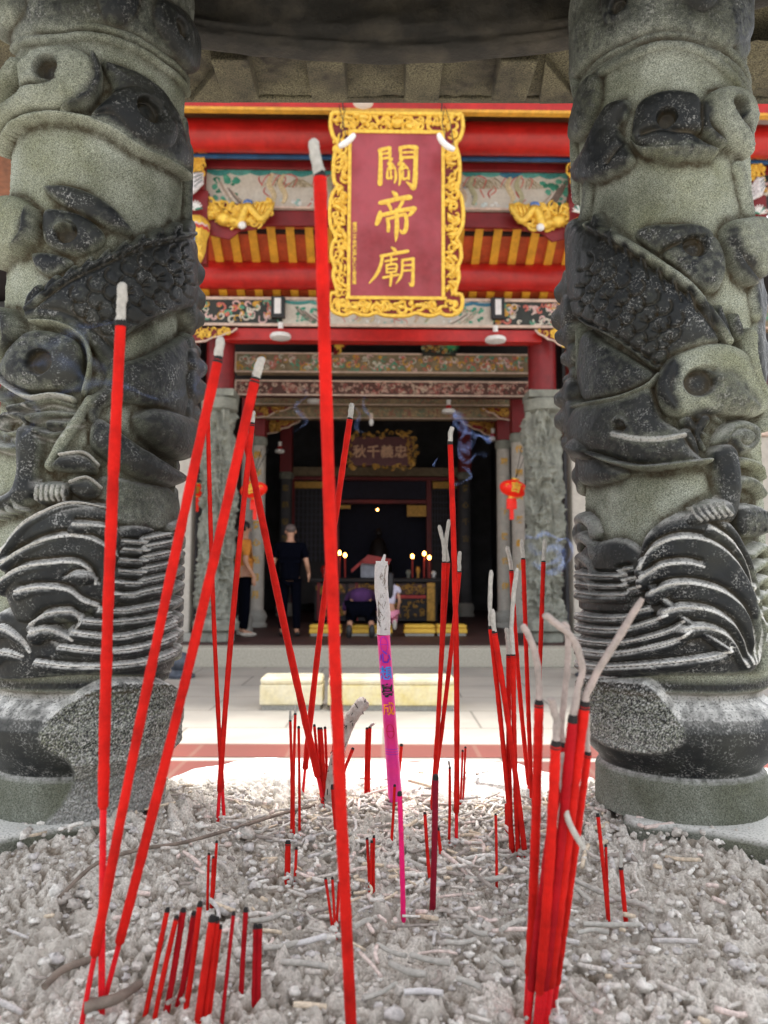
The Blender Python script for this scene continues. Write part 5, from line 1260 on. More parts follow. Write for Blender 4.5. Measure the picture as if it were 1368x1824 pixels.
        w = MB(); w.tube([A if s < 0 else B_, at(606 if s < 0 else 797, 215, 8.15), at(612 if s < 0 else 790, 190, 8.5)], .005, 5); w.tube([m, at(607 if s < 0 else 783, 218, 8.15), at(600 if s < 0 else 788, 188, 8.5)], .005, 5); w.build('wire', M['wire'], r2)
plaque()
def disc_lamp(px, py, wpx, Y, lab, stem=True):
    c = at(px, py, Y); r = wpx/2/FPX*Y; rt = T0('disc_lamp', c, lab, 'lamp')
    b = MB(); b.lathe(c.x, c.y, [(r*.2, c.z+.05), (r*.9, c.z+.035), (r, c.z+.01), (r*.95, c.z-.02), (r*.5, c.z-.035), (.01, c.z-.04)], 28); b.build('dish', M['white'], rt, True)
    if stem:
        b = MB(); b.lathe(c.x, c.y, [(.045, c.z+.05), (.05, c.z+.08), (.04, c.z+.11)], 16); b.build('red_collar', M['red'], rt, True)
        b = MB(); b.lathe(c.x, c.y, [(.035, c.z+.11), (.038, c.z+.20)], 16); b.build('socket', M['white'], rt, True)
disc_lamp(501, 601, 39, 10.45, 'white disc lamp hanging under the lintel left of the plaque')
disc_lamp(884, 605, 39, 10.45, 'white disc lamp hanging under the lintel right of the plaque')
disc_lamp(804, 733, 25, 12.8, 'small disc lamp hanging before the inner beams right of centre')
disc_lamp(564, 716, 25, 12.8, 'small disc lamp hanging before the inner beams left, half behind the foreground stick')
disc_lamp(885, 782, 18, 14.2, 'tiny disc lamp in the dark hall near the right columns')
disc_lamp(506, 805, 18, 15.2, 'tiny disc lamp in the dark hall near the left columns')
disc_lamp(642, 181, 40, 8.1, 'white lamp disc peeping out under the canopy above the plaque', False)
b_ = at(666, 752, 12.8); r_ = T0('bare_bulb', b_, 'small bare white bulb hanging in front of the inner plaque', 'lamp'); b = MB(); b.ball(b_, .04, .04, .065); b.build('bulb', M['white'], r_, True); b = MB(); b.tube([b_+Vector((0, 0, .05)), b_+Vector((0, 0, .15))], .028, 10); b.build('socket', M['cream'], r_, True)

# gilded dragons under the landscape panels
def dragon_bracket(px0, px1, sg, lab):
    Y = 9.62; a, c = at(px0, 366, Y), at(px1, 412, Y); ux = Vector((1, 0, 0)); uz = Vector((0, 0, 1)); w = c.x-a.x; h = a.z-c.z
    rt = T0('dragon_bracket', ((a.x+c.x)/2, Y, c.z), lab, 'carved bracket'); rd = random.Random(8+int(sg))
    def P(u, v, o=0): return Vector(((a.x if sg > 0 else c.x)+sg*w*u, Y-.05-o, c.z+h*v))
    b = MB()
    b.tube(catmull([P(.0, .2), P(.12, .75, .02), P(.30, .35, .04), P(.50, .15, .05), P(.62, .75, .06), P(.82, .30, .05), P(.97, .9, .02)], 8), [h*.09+h*.08*math.sin(math.pi*i/48)+h*.02*(i % 2) for i in range(49)], 10)
    b.ball(P(.28, .30, .06), h*.30, h*.2, h*.26, 12, 8); b.ball(P(.42, .18, .08), h*.22, h*.15, h*.14, 12, 8); b.ball(P(.33, .50, .12), h*.07); b.ball(P(.22, .5, .12), h*.07)
    for q in range(12): u = rd.uniform(0, .3); b.tube([P(u, rd.uniform(.3, .9), .05), P(u-.08, rd.uniform(.4, 1), .07), P(u-.13, rd.uniform(.6, 1.05), .04)], [h*.07, h*.05, h*.01], 6)
    filigree(b, lambda u, v: v > .85*abs(u-.5)*1.2-.05, (.05, .95, .1, .95), lambda u, v: P(u, v, .02), ux, uz, Vector((0, -1, 0)), 90, h*.12, h*.26, h*.06, rd)
    for q in range(5): b.tube([P(.70+q*.06, .6, .03), P(.74+q*.06, .85, .05), P(.80+q*.05, 1.0, .02)], [h*.09, h*.07, h*.02], 6)
    b.build('dragon', M['gold'], rt, True)
    b = MB(); b.ball(P(.55, .02, .08), h*.16, h*.12, h*.15); b.build('pearl', M['white'], rt, True)
    b = MB((.12, .22, .5)); b.ball(P(.62, .95, .04), h*.2, h*.1, h*.12); b.build('cloud_ornament', M['paint'], rt, True)
    b = MB(); b.poly([P(0, 1, -.03), P(0, -.2, -.03), P(.35, -.42, -.03), P(.50, -.1, -.03), P(.75, 0, -.03), P(.97, .9, -.03)], (0, -.03, 0)); b.build('backing', M['dred'], rt)
dragon_bracket(368, 489, 1, 'gilded carved dragon bracket under the left landscape panel')
dragon_bracket(905, 1024, -1, 'gilded carved dragon bracket under the right landscape panel')
# carved pendants beside them
def pendant(px, lab, seed):
    Y = 9.45; rd = random.Random(seed); z = lambda py: at(px, py, Y).z; x = at(px, 350, Y).x; k = Y/FPX
    rt = T0('carved_pendant', (x, Y, z(475)), lab, 'carved pendant')
    b = MB(); b.box(x-13*k, Y, z(340), x+13*k, Y+.15, z(245)); b.box(x-16*k, Y+.03, z(470), x+20*k, Y+.15, z(340)); b.build('post', M['dred'], rt)
    b = MB(); filigree(b, lambda u, v: True, (-12, 12, 252, 328), lambda u, v: Vector((x+u*k, Y-.02, z(v))), Vector((1, 0, 0)), Vector((0, 0, 1)), Vector((0, -1, 0)), 46, .03, .075, .017, rd); b.build('openwork_carving', M['gold'], rt, True)
    b = MB()
    for q in range(4):
        b.col = (.72, .70, .72); b.tube([Vector((x-12*k, Y-.03, z(352-q*7))), Vector((x-2*k, Y-.09, z(346-q*8))), Vector((x+12*k, Y-.03, z(330-q*5)))], [.02, .045, .02], 8)
        b.col = (.03, .10, .10); b.tube([Vector((x-12*k, Y-.06, z(349-q*7))), Vector((x, Y-.125, z(343-q*8))), Vector((x+12*k, Y-.06, z(327-q*5)))], .005, 5)
    for q in range(9):
        b.col = rd.choice([(.7, .68, .66), (.04, .22, .16)]); an = math.pi*q/8; b.tube([Vector((x, Y-.05, z(378))), Vector((x+14*k*math.cos(an), Y-.07, z(378-14*math.sin(an))))], [.02, .008], 6)
    b.build('painted_leaves', M['paint'], rt, True)
    b = MB(); zc = lambda py: z(py)
    b.lathe(x+2*k, Y+.02, [(14*k, zc(390)), (22*k, zc(400)), (21*k, zc(418)), (17*k, zc(430)), (15*k, zc(450)), (11*k, zc(462)), (5*k, zc(474)), (.005, zc(478))], 18, lambda an, zz: 1+.08*math.cos(an*6)); 
    filigree(b, lambda u, v: True, (-13, 13, 425, 462), lambda u, v: Vector((x+2*k+u*k, Y-.09, z(v))), Vector((1, 0, 0)), Vector((0, 0, 1)), Vector((0, -1, 0)), 20, .03, .06, .014, rd); b.build('gilded_basket', M['gold'], rt, True)
    b = MB((.55, .06, .05)); P = [Vector((x+2*k+21*k*math.cos(t), Y+.02-22*k*abs(math.sin(t)), z(412+2*math.sin(t*12)))) for t in np.linspace(0, math.pi, 24)]; b.tube(P, .018, 6); b.col = (.75, .6, .6); b.tube([p+Vector((0, -.004, .03)) for p in P], .012, 6); b.build('painted_rim', M['paint'], rt, True)
    b = MB((.03, .22, .55)); b.box(x-6*k, Y-.14, z(446), x+3*k, Y-.12, z(425)); b.col = (.75, .75, .75); b.box(x-6*k, Y-.139, z(462), x+3*k, Y-.119, z(446)); b.build('blue_tag', M['paint'], rt)
pendant(350, 'gilded and white carved hanging post beside the left pillar', 1)
pendant(1030, 'gilded carved hanging post mostly behind the right pillar', 2)
pendant(1352, 'gilded carved hanging post seen right of the right pillar', 3)
# small gilded spandrels at the lintel ends
def spandrel(px0, px1, py0, py1, Y, sg, lab, m='gold', n=26, seed=1, edge=True):
    a, c = at(px0, py0, Y), at(px1, py1, Y); rd = random.Random(seed); w = c.x-a.x; h = a.z-c.z
    rt = T0('gilded_spandrel', ((a.x+c.x)/2, Y, c.z), lab, 'carved bracket')
    def P(u, v, o=0): return Vector(((a.x if sg > 0 else c.x)+sg*w*u, Y-o, c.z+h*v))
    Q = [P(0, 1), P(1, 1), P(.9, .75), P(.75, .62), P(.62, .42), P(.45, .35), P(.3, .1), P(0, 0)]
    b = MB(); b.poly(Q, (0, .05, 0)); b.build('backing', M['dred'], rt)
    b = MB(); filigree(b, lambda u, v: v > u*.9-.02 and v > .1, (.04, .9, .1, .95), lambda u, v: P(u, v, .01), Vector((1, 0, 0)), Vector((0, 0, 1)), Vector((0, -1, 0)), n, h*.10, h*.24, h*.06, rd); b.ball(P(.2, .5, .04), h*.16, h*.1, h*.13); b.build('openwork_carving', M[m], rt, True)
    if edge: b = MB(); b.tube([p+Vector((0, -.012, 0)) for p in Q[1:]], .014, 6); b.build('edge', M['cream'], rt, True)
spandrel(346, 424, 586, 612, 10.55, 1, 'gilded spandrel under the left end of the painted lintel', seed=1)
spandrel(955, 1016, 586, 616, 10.55, -1, 'gilded spandrel under the right end of the painted lintel', seed=2)
spandrel(459, 545, 714, 745, 13.6, 1, 'dim gilded spandrel under the inner beams at the left, upper one', 'dgold', seed=3)
spandrel(850, 915, 714, 748, 13.6, -1, 'dim gilded spandrel under the inner beams at the right, upper one', 'dgold', seed=4)
spandrel(480, 545, 745, 774, 14.3, 1, 'dim gilded spandrel under the inner beams at the left, lower one', 'dgold', seed=5)
spandrel(828, 888, 748, 776, 14.3, -1, 'dim gilded spandrel under the inner beams at the right, lower one', 'dgold', seed=6)
# inner beams
panel_beam('inner_painted_beam', 'gilt and flower painted inner beam, the topmost inside the hall', 424, 629, 953, 665, 12.0, .2, G_dim, 'flower', 21, t=.02)
panel_beam('inner_painted_beam', 'reddish brown patterned inner beam, second inside the hall', 424, 678, 953, 706, 12.2, .2, G_brown, 'rib', 22, t=.02)
panel_beam('inner_painted_beam', 'narrow dim painted inner beam, third inside the hall', 455, 707, 918, 722, 13.4, .2, G_dim, 'dim', 23, t=.012)
panel_beam('inner_painted_beam', 'dim greenish landscape inner beam, lowest inside the hall', 455, 724, 918, 746, 13.7, .2, G_dim, 'dim', 24, t=.012)
beam('upper_tie_beam', 'dark beam in the shadow above the topmost inner beam', 400, 606, 968, 630, 12.6, .2, M['dark'])
beam('dark_infill', 'dark board between the inner painted beams', 424, 666, 953, 678, 12.35, .1, M['dark'])
spandrel(598, 628, 602, 632, 11.9, 1, 'small gilded bracket block standing on the topmost inner beam', 'gold', 14, 7, False)
def bracket_block():
    a, c = at(756, 606, 11.9), at(816, 631, 11.9); rt = T0('painted_bracket_block', ((a.x+c.x)/2, 11.9, c.z), 'painted bracket block with green leaves on the topmost inner beam', 'carved bracket')
    b = MB(); b.box(a.x, 11.9, c.z, c.x, 12.0, a.z); b.build('block', G_black, rt)
    b = MB(); painting(b, (a.x, a.z), (c.x, c.z), 11.9, 'goldrelief', 3)
    for q in range(14): b.col = (.05, .40, .16); p = Vector((c.x-.08, 11.88, c.z+.12)); an = q*.45; b.tube([p, p+Vector((.13*math.cos(an), -.02, .09*math.sin(an)))], [.012, .004], 5)
    b.build('painting', M['paint'], rt, True)
bracket_block()

# ================================================================= columns
def rod_col(name, px, pybase, pytop, Y, rpx, m, lab, group=None, chars=None, redtop=None, drum=True):
    base = at(px, pybase, Y); x = at(px, (pybase+pytop)/2, Y).x; top = at(px, pytop, Y).z; r = rpx*Y/FPX
    rt = T0(name, (x, Y, PZ), lab, 'column', group)
    b = MB(); b.lathe(x, Y, [(r, PZ+.30 if drum else PZ), (r*.98, top-.16)], 28); b.build('shaft', m, rt, True)
    if drum:
        b = MB(); b.lathe(x, Y, [(r*1.45, PZ), (r*1.5, PZ+.05), (r*1.25, PZ+.09), (r*1.5, PZ+.18), (r*1.3, PZ+.26), (r*1.05, PZ+.301)], 28); b.build('drum_base', M['granite'], rt, True)
    b = MB(); b.lathe(x, Y, [(r*1.02, top-.161), (r*1.2, top-.12), (r*1.2, top-.03), (r*1.05, top)], 28); b.build('capital', M['gstone'], rt, True)
    if redtop:
        t2 = at(px, redtop, Y).z; b = MB(); b.box(x-r*1.0, Y-r, top+.001, x+r*1.0, Y+r, t2); b.build('red_post', M['dred'], rt, bev=.02)
    if chars:
        txt, p0, p1, col = chars; n = len(txt)
        for i, ch in enumerate(txt):
            z = at(px, p0+(p1-p0)*i/max(1, n-1), Y-r).z; b = MB(col)
            V, F = text_mesh(ch, r*1.1, .003, .004); b.add([(x+v.x, Y-math.sqrt(max(0, r*r-v.x*v.x))-.006-v.z, z+v.y) for v in V], F); b.build('character', M['paint'], rt)
    return rt
GOLDC = (.75, .42, .06)
rod_col('inscribed_column', 465, 1115, 780, 13.9, 13, M['pale'], 'pale round column with gold characters behind the left dragon column', None, ('義存漢室丹心昭日月', 812, 1060, GOLDC), 640)
rod_col('inscribed_column', 904, 1115, 785, 13.9, 12, M['pale'], 'pale round column with gold characters, left of the pair behind the right lantern', None, ('眾天下後世仰', 822, 1045, GOLDC), 640)
rod_col('inscribed_column', 444, 1124, 772, 12.8, 10, mat('shaded_granite', (.30, .27, .24), .75, 0, 9, .15, .2), 'greyish column between the left dragon column and the pale inscribed one', None, None, 640)
rod_col('inscribed_column', 929, 1124, 772, 12.7, 12, M['pale'], 'pale column with gold characters directly beside the right dragon column', None, ('代國重英義山', 800, 1010, GOLDC), 640)
rod_col('inner_column', 518, 1085, 842, 17.6, 11, M['wall'], 'dark inner column at the left deep in the hall with faint gold characters', None, ('忠義春秋', 870, 960, (.25, .16, .04)), 700)
rod_col('inner_column', 838, 1085, 842, 17.6, 11, M['wall'], 'dark inner column at the right deep in the hall with faint gold characters', None, ('丹心千古', 870, 960, (.25, .16, .04)), 700)

def carved_col(px, lab, seed):
    Y = 10.95; x = at(px, 930, Y).x; r = .215
    z0 = PZ; zb = at(px, 1100, Y).z; zt = at(px, 735, Y).z; zc = at(px, 712, Y).z
    rt = T0('dragon_column', (x, Y, z0), lab, 'carved column')
    nph, nz = 200, 560; ph = np.linspace(0, 2*math.pi, nph, endpoint=False); zz = np.linspace(zb, zt, nz); A, Z = np.meshgrid(ph, zz)
    q = A*r; u1 = vnoise(np.cos(A)*1.6, np.sin(A)*1.6, Z*1.3, seed)*2.2; u2 = vnoise(np.cos(A)*1.6, np.sin(A)*1.6, Z*1.3, seed+5)*2.2
    rid = 1-np.abs(vnoise(np.cos(A)*2.2+u1*.5, np.sin(A)*2.2+u2*.5, Z*5+u1, seed+2)); rid2 = 1-np.abs(vnoise(np.cos(A)*6+u1, np.sin(A)*6, Z*12+u2*1.5, seed+3))
    body = np.clip(1-np.abs(np.sin((A+Z*3.0+u1*.35)/2.0))*1.6, 0, 1)
    Rr = r*.70+.085*np.clip(rid*1.8-.8, 0, 1)+.05*rid2**3+.06*np.sqrt(body)*(1+.15*np.sin(Z*70))
    V = np.stack([x+Rr*np.cos(A), Y+Rr*np.sin(A), Z], -1).reshape(-1, 3); idx = np.arange(nph*nz).reshape(nz, nph); nx = np.roll(idx, -1, 1)
    F = np.stack([idx[:-1], nx[:-1], nx[1:], idx[1:]], -1).reshape(-1, 4); mesh_obj('carved_shaft', V, F, M['gstone'], rt)
    def oct_(prof, nm):
        b = MB(); b.lathe(x, Y, prof, 8); o = b.build(nm, M['gstone'], rt, bev=.008); return o
    oct_([(.27, z0), (.27, z0+.10), (.25, z0+.105), (.25, z0+.13), (.33, z0+.16), (.34, zb-.06), (.27, zb+.01)], 'octagonal_base')
    b = MB(); b.lathe(x, Y, [(.20, zt-.02), (.26, zt+.02), (.27, zc-.02), (.24, zc)], 28); b.box(x-.24, Y-.24, zc+.001, x+.24, Y+.24, zc+.10); b.build('capital', M['gstone'], rt, True)
    b = MB(); b.lathe(x, Y, [(.2, zc+.101), (.2, at(px, 596, Y).z)], 24); b.build('red_post', M['dred'], rt, True)
carved_col(390, 'grey green dragon carved stone column at the left of the hall entrance', 3)
carved_col(972, 'grey green dragon carved stone column at the right of the hall entrance', 13)
def plain_col(px, w, Y, lab, top=775):
    a = at(px-w/2, top, Y); c = at(px+w/2, 1160, Y); x = at(px, 950, Y).x; r = w/2*Y/FPX
    rt = T0('square_pillar', (x, Y, PZ), lab, 'column'); b = MB(); b.box(x-r, Y, PZ+.12, x+r, Y+2*r, a.z); b.build('shaft', M['pale'], rt, bev=.02)
    b = MB(); b.box(x-r-.04, Y-.04, PZ, x+r+.04, Y+2*r+.04, PZ+.119); b.build('plinth', M['granite'], rt, bev=.015)
    b = MB(); b.box(x-r-.05, Y-.05, a.z+.001, x+r+.05, Y+2*r+.05, a.z+.12); b.build('cap', M['cream'], rt, bev=.015)
    b = MB(); b.box(x-r, Y, a.z+.121, x+r, Y+2*r, 4.9); b.build('red_post', M['dred'], rt)
plain_col(326, 34, 10.8, 'pale square pillar beside the right edge of the left carved pillar')
plain_col(1040, 34, 10.8, 'pale square pillar mostly hidden behind the right carved pillar')
plain_col(1364, 40, 10.8, 'pale square pillar at the far right edge of the view')
plain_col(-20, 40, 10.8, 'pale square pillar beyond the left edge of the view')
# wing panelling between pale pillars, dark openings stay dark
for (x0, x1, lab) in ((-30, 310, 'red lattice front of the left wing behind the left carved pillar'), (1058, 1350, 'red lattice front of the right wing behind the right carved pillar')):
    a, c = at(x0, 640, 12.4), at(x1, 1120, 12.4); r_ = T0('wing_front', ((a.x+c.x)/2, 12.4, PZ), lab, 'wall'); b = MB(); b.box(a.x, 12.42, PZ, c.x, 12.5, a.z); b.build('board', M['dred'], r_)
    for q in range(9):
        g = MB(); x = a.x+(c.x-a.x)*q/8; g.box(x-.03, 12.36, PZ, x+.03, 12.415, a.z); g.build('upright', M['red'], r_)

# ================================================================= inner plaque, shrine, altar
def inner_plaque():
    Y = 15.5; a, c = at(630, 778, Y), at(742, 830, Y); rt = T0('inner_plaque', ((a.x+c.x)/2, Y, c.z), 'dark red plaque with four gold characters hanging deep in the hall', 'plaque')
    b = MB(); b.box(a.x, Y, c.z, c.x, Y+.06, a.z); b.build('board', mat('dark_plaque_board', (.10, .018, .02), .5), rt)
    b = MB(); rd = random.Random(3); k = Y/FPX
    for (x0, x1, y0, y1, n) in ((632, 740, 768, 780, 30), (632, 740, 828, 834, 22), (732, 750, 775, 830, 24), (622, 634, 775, 830, 20)):
        for _ in range(n): curl(b, at(rd.uniform(x0, x1), rd.uniform(y0, y1), Y-.02), rd.uniform(3, 6)*k, rd.uniform(.6, 1.2), rd.choice((-1, 1)), 1.2*k, Vector((1, 0, 0)), Vector((0, 0, 1)), rd.uniform(0, 6), 9, 5)
    b.build('gilded_frame', M['dgold'], rt, True)
    for i, ch in enumerate('秋千義忠'):
        b = MB((.62, .36, .22)); put_text(b, ch, 24*k, .01, at(648+i*24.5, 806, Y-.02), Vector((1, 0, 0)), Vector((0, 0, 1)), .006); b.build('character', M['paint'], rt)
inner_plaque()
def shrine():
    Y = 18.5; rt = T0('altar_shrine', at(684, 1070, Y), 'dark red shrine front with lattice panels and a deep black niche behind the altar', 'shrine')
    def bx(nm, x0, y0, x1, y1, m, Yo=0, th=.15): b = MB(); pbox(b, x0, y0, x1, y1, Y+Yo, th); b.build(nm, m, rt)
    bx('header', 528, 832, 842, 848, G_dim); bx('header_rail', 528, 849, 842, 856, M['dred'])
    bx('post', 604, 856, 613, 1075, M['dred']); bx('post', 770, 856, 779, 1075, M['dred']); bx('post', 528, 856, 533, 1075, M['dred']); bx('post', 826, 856, 832, 1075, M['dred'])
    bx('crossbar', 614, 890, 769, 897, M['dred']); bx('gilded_corner', 735, 900, 769, 920, M['dgold'], 0, .05); bx('gilded_corner', 614, 900, 634, 906, M['dgold'], 0, .05)
    bx('gilded_board', 535, 858, 602, 870, M['dgold'], 0, .05); bx('gilded_board', 781, 858, 824, 870, M['dgold'], 0, .05)
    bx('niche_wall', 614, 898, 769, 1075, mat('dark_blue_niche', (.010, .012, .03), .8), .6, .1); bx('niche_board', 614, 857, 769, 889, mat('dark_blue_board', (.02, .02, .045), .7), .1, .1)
    for x0, x1 in ((534, 603), (780, 826)):
        b = MB()
        for q in range(10): X = x0+(x1-x0)*q/9; pbox(b, X-.7, 872, X+.7, 1000, Y+.02, .04)
        for q in range(12): yy = 872+q*11; pbox(b, x0, yy, x1, yy+1.3, Y+.005, .03)
        b.build('lattice', mat('blue_grey_lattice', (.07, .07, .10), .7), rt)
        bx('lattice_backing', x0, 871, x1, 1075, M['dark'], .1, .05)
    # figure in the niche
    b = MB(); c = at(684, 985, Y-.2); k = Y/FPX
    b.lathe(c.x, c.y, [(22*k, at(684, 1030, Y).z), (24*k, at(684, 1010, Y).z), (17*k, at(684, 985, Y).z), (11*k, at(684, 965, Y).z), (4*k, at(684, 958, Y).z)], 16); b.ball((c.x, c.y, at(684, 950, Y).z), 6.5*k, 6.5*k, 8*k); b.build('seated_statue', M['dark'], rt, True)
    b = MB(); p = at(682, 908, Y-.3); b.ball(p, .025); b.build('lamp', M['flame'], rt, True)
shrine()
def altar():
    Y = 15.0; rt = T0('altar_table', at(684, 1105, Y), 'long carved altar table with gilded panels at the back of the hall', 'altar'); rd = random.Random(12); k = Y/FPX
    b = MB(); pbox(b, 560, 1030, 800, 1037, Y-.12, 1.1); b.build('tabletop', M['dark'], rt, bev=.01)
    b = MB(); pbox(b, 568, 1038, 786, 1106, Y, .8); b.build('body', M['dark'], rt)
    for (x0, x1, y0, y1, nm) in ((572, 622, 1040, 1058, 'gilded_panel'), (628, 690, 1040, 1058, 'gilded_panel'), (704, 766, 1040, 1058, 'gilded_panel'), (572, 640, 1068, 1100, 'carved_panel'), (704, 764, 1068, 1100, 'carved_panel')):
        b = MB(); pbox(b, x0, y0, x1, y1, Y-.03, .028); b.build(nm+'_board', M['dark'] if nm[0] == 'c' else G_brown, rt)
        b = MB()
        for _ in range(26): curl(b, at(rd.uniform(x0+2, x1-2), rd.uniform(y0+3, y1-3), Y-.045), rd.uniform(3, 6)*k, rd.uniform(.5, 1.2), rd.choice((-1, 1)), 1.1*k, Vector((1, 0, 0)), Vector((0, 0, 1)), rd.uniform(0, 6), 9, 5)
        b.build(nm, M['dgold'], rt, True)
    for x in (768, 640, 572): b = MB(); pbox(b, x, 1038, x+14 if x == 768 else x+5, 1106, Y-.06, .05); b.build('leg', M['dgold'] if x == 768 else M['dred'], rt)
    b = MB(); pbox(b, 704, 1060, 766, 1066, Y-.03, .028); b.build('rail', M['red'], rt)
    # things standing on the altar
    for (x, h, lab) in ((612, 1002, 'left candle of the lit pair left of the red roofed offering box'), (622, 1005, 'right candle of the lit pair left of the red roofed offering box'), (742, 1008, 'left candle of the three lit ones right of centre on the altar'), (763, 1003, 'tallest middle candle of the three lit ones on the altar'), (772, 1010, 'right candle of the three lit ones on the altar')):
        yf = {612: 985, 622: 989, 742: 991, 763: 986, 772: 993}[x]
        r2 = T0('candle', at(x, 1029, Y+.1), lab, 'candle'); b = MB(); b.tube([at(x, 1029, Y+.1), at(x, yf+6, Y+.1)], .016, 8); b.build('wax', M['candle'], r2, True)
        b = MB(); p = at(x, yf, Y+.1); b.ball(p, .030, .030, .042); b.build('flame', M['flame'], r2, True)
    r2 = T0('offering_box', at(668, 1029, Y+.2), 'small paper shrine with red sloping roof held before the altar', 'offering')
    b = MB(); pbox(b, 650, 1003, 690, 1029, Y+.1, .3); b.build('box', mat('grey_paper', (.42, .44, .50), .8), r2)
    b = MB(); b.poly([at(646, 1003, Y), at(663, 988, Y), at(704, 996, Y), at(700, 1006, Y)], (0, .5, 0)); b.build('roof', M['red'], r2)
    b = MB(); b.poly([at(632, 1015, Y), at(652, 997, Y), at(655, 1001, Y), at(634, 1020, Y)], (0, .05, 0)); b.build('roof_flap', M['red'], r2)
    for i, (x, w, h, m, lab) in enumerate(((585, 12, 22, 'red', 'red box on the altar at the left end'), (735, 9, 14, 'gstone', 'small greenish jar on the altar right of centre'), (752, 8, 20, 'dgold', 'gilded censer cup on the altar between the candles'), (780, 10, 12, 'white', 'pale bowl near the right end of the altar'))):
        p = at(x, 1029, Y+.15); r = w*k/2; r2 = T0('offering_vessel', p, lab, 'vessel'); hh = h*k
        b = MB(); b.lathe(p.x, p.y, [(r*.6, p.z), (r*.7, p.z+hh*.1), (r*.5, p.z+hh*.2), (r, p.z+hh*.55), (r*.95, p.z+hh*.8), (r*.6, p.z+hh*.9), (r*.75, p.z+hh)], 16); b.build('vessel_body', M[m], r2, True)
altar()

# ================================================================= kneelers
def kneeler(px0, px1, py0, py1, h, m, lab, group, dep=.34):
    a = atz((px0), py1, (0 if h > .25 else PZ)); c = atz(px1, py1, a.z); Y = a.y
    z1 = a.z+h; rt = T0('kneeling_bench', ((a.x+c.x)/2, Y, a.z), lab, 'kneeler', group)
    b = MB(); b.box(a.x, Y, a.z+.04, c.x, Y+dep, z1-.06); b.build('body', m, rt, bev=.012)
    b = MB(); b.box(a.x+.003, Y-.004, z1-.059, c.x-.003, Y+dep+.004, z1); b.build('cushion', M['kneel'] if h > .25 else M['kneel_in'], rt, bev=.025)
    b = MB(); b.box(a.x+.02, Y+.02, a.z, c.x-.02, Y+dep-.02, a.z+.039); b.build('base', M['granite'], rt)
KY = mat('worn_yellow_paint', (.90, .72, .30), .6, 0, 6, .15, .1, col2=(.93, .88, .70))
kneeler(452, 564, 1212, 1264, .215+.06, M['kneel'], 'off white kneeling bench in the courtyard, leftmost of three', 'courtyard kneelers')
kneeler(573, 682, 1212, 1265, .275, KY, 'courtyard kneeling bench with yellow lower front, middle of three', 'courtyard kneelers')
kneeler(690, 802, 1213, 1266, .275, KY, 'courtyard kneeling bench right of the big joss stick, rightmost of three', 'courtyard kneelers')
for x0, x1, w in ((554, 612, 'leftmost yellow kneeling bench before the altar, behind the foreground stick'), (620, 702, 'yellow kneeling bench under the kneeling worshippers'), (723, 779, 'yellow kneeling bench right of the girl'), (781, 836, 'rightmost yellow kneeling bench before the altar')):
    kneeler(x0, x1, 1110, 1133, .17, M['kneel_in'], w, 'yellow kneelers before the altar', .3)
# dark stone drum feet in the yard
for (px, lab) in ((320, 'dark bluish drum stone on the courtyard beside the left pillar'), (1050, 'dark bluish drum stone on the courtyard beside the right pillar')):
    p = atz(px, 1206, 0); r_ = T0('drum_stone', p, lab, 'stone'); b = MB(); b.lathe(p.x, p.y, [(.16, 0), (.17, .03), (.11, .06), (.10, .09), (.14, .13), (.15, .18), (.11, .24), (.05, .28), (.01, .29)], 24); b.build('stone_body', M['darkstone'], r_, True)

# ================================================================= lanterns
def lantern(px, py, w, tilt, lab, Y=11.4):
    c = at(px, py, Y); r = w/2*Y/FPX; rt = T0('red_lantern', c, lab, 'lantern'); Rm = Matrix.Rotation(R(tilt), 3, 'Y')
    b = MB(); n, seg = 14, 32; V = []; F = []
    for i in range(n+1):
        t = math.pi*(.06+.88*i/n)
        for q in range(seg):
            an = 2*math.pi*q/seg; rr = r*math.sin(t)*(1+.02*math.cos(an*16)); V.append(c+Rm @ Vector((rr*math.cos(an), rr*math.sin(an), r*.60*math.cos(t))))
    for i in range(n):
        for q in range(seg): F.append((i*seg+q, (i+1)*seg+q, (i+1)*seg+(q+1) % seg, i*seg+(q+1) % seg))
    b.add(V, F); b.build('silk_body', M['lantern'], rt, True)
    b = MB()
    for s in (-1, 1): b.tube([c+Rm@Vector((0, 0, s*r*.62)), c+Rm@Vector((0, 0, s*r*.74))], r*.30, 16)
    b.build('gilded_cap', M['gold'], rt, True)
    b = MB((.85, .55, .05)); put_text(b, '吉', r*.75, .003, c+Rm@Vector((0, -r*1.02, -.01)), Rm@Vector((1, 0, 0)), Rm@Vector((0, 0, 1)), .006)
    for s in (-.62, .62): curl(b, c+Rm@Vector((r*s, -r*.80, 0)), r*.16, .9, 1, r*.03, Rm@Vector((1, 0, 0)), Rm@Vector((0, 0, 1)), 0)
    b.build('gold_print', M['paint'], rt)
    e = c+Rm@Vector((0, 0, -r*.74)); b = MB(); b.tube([e, e-Vector((0, 0, r*.25))], r*.36, 14); b.box(e.x-r*.34, e.y-r*.2, e.z-r*.75, e.x+r*.34, e.y+r*.2, e.z-r*.25); b.box(e.x-r*.14, e.y-r*.05, e.z-r*1.5, e.x+r*.14, e.y+r*.05, e.z-r*.75); b.build('tassel', M['lantern'], rt)
    b = MB(); t = c+Rm@Vector((0, 0, r*.7)); b.tube([t, t+Vector((.12, .1, .5))], .006, 5); b.tube([t, t+Vector((.22, .1, .5))], .006, 5); b.build('cord', M['wire'], rt)
lantern(918, 870, 50, 12, 'tilted red silk lantern with gold print hanging left of the right dragon column')
lantern(455, 873, 48, -10, 'tilted red silk lantern right of the left dragon column')
lantern(357, 874, 34, 5, 'red lantern peeping out left of the left dragon column')
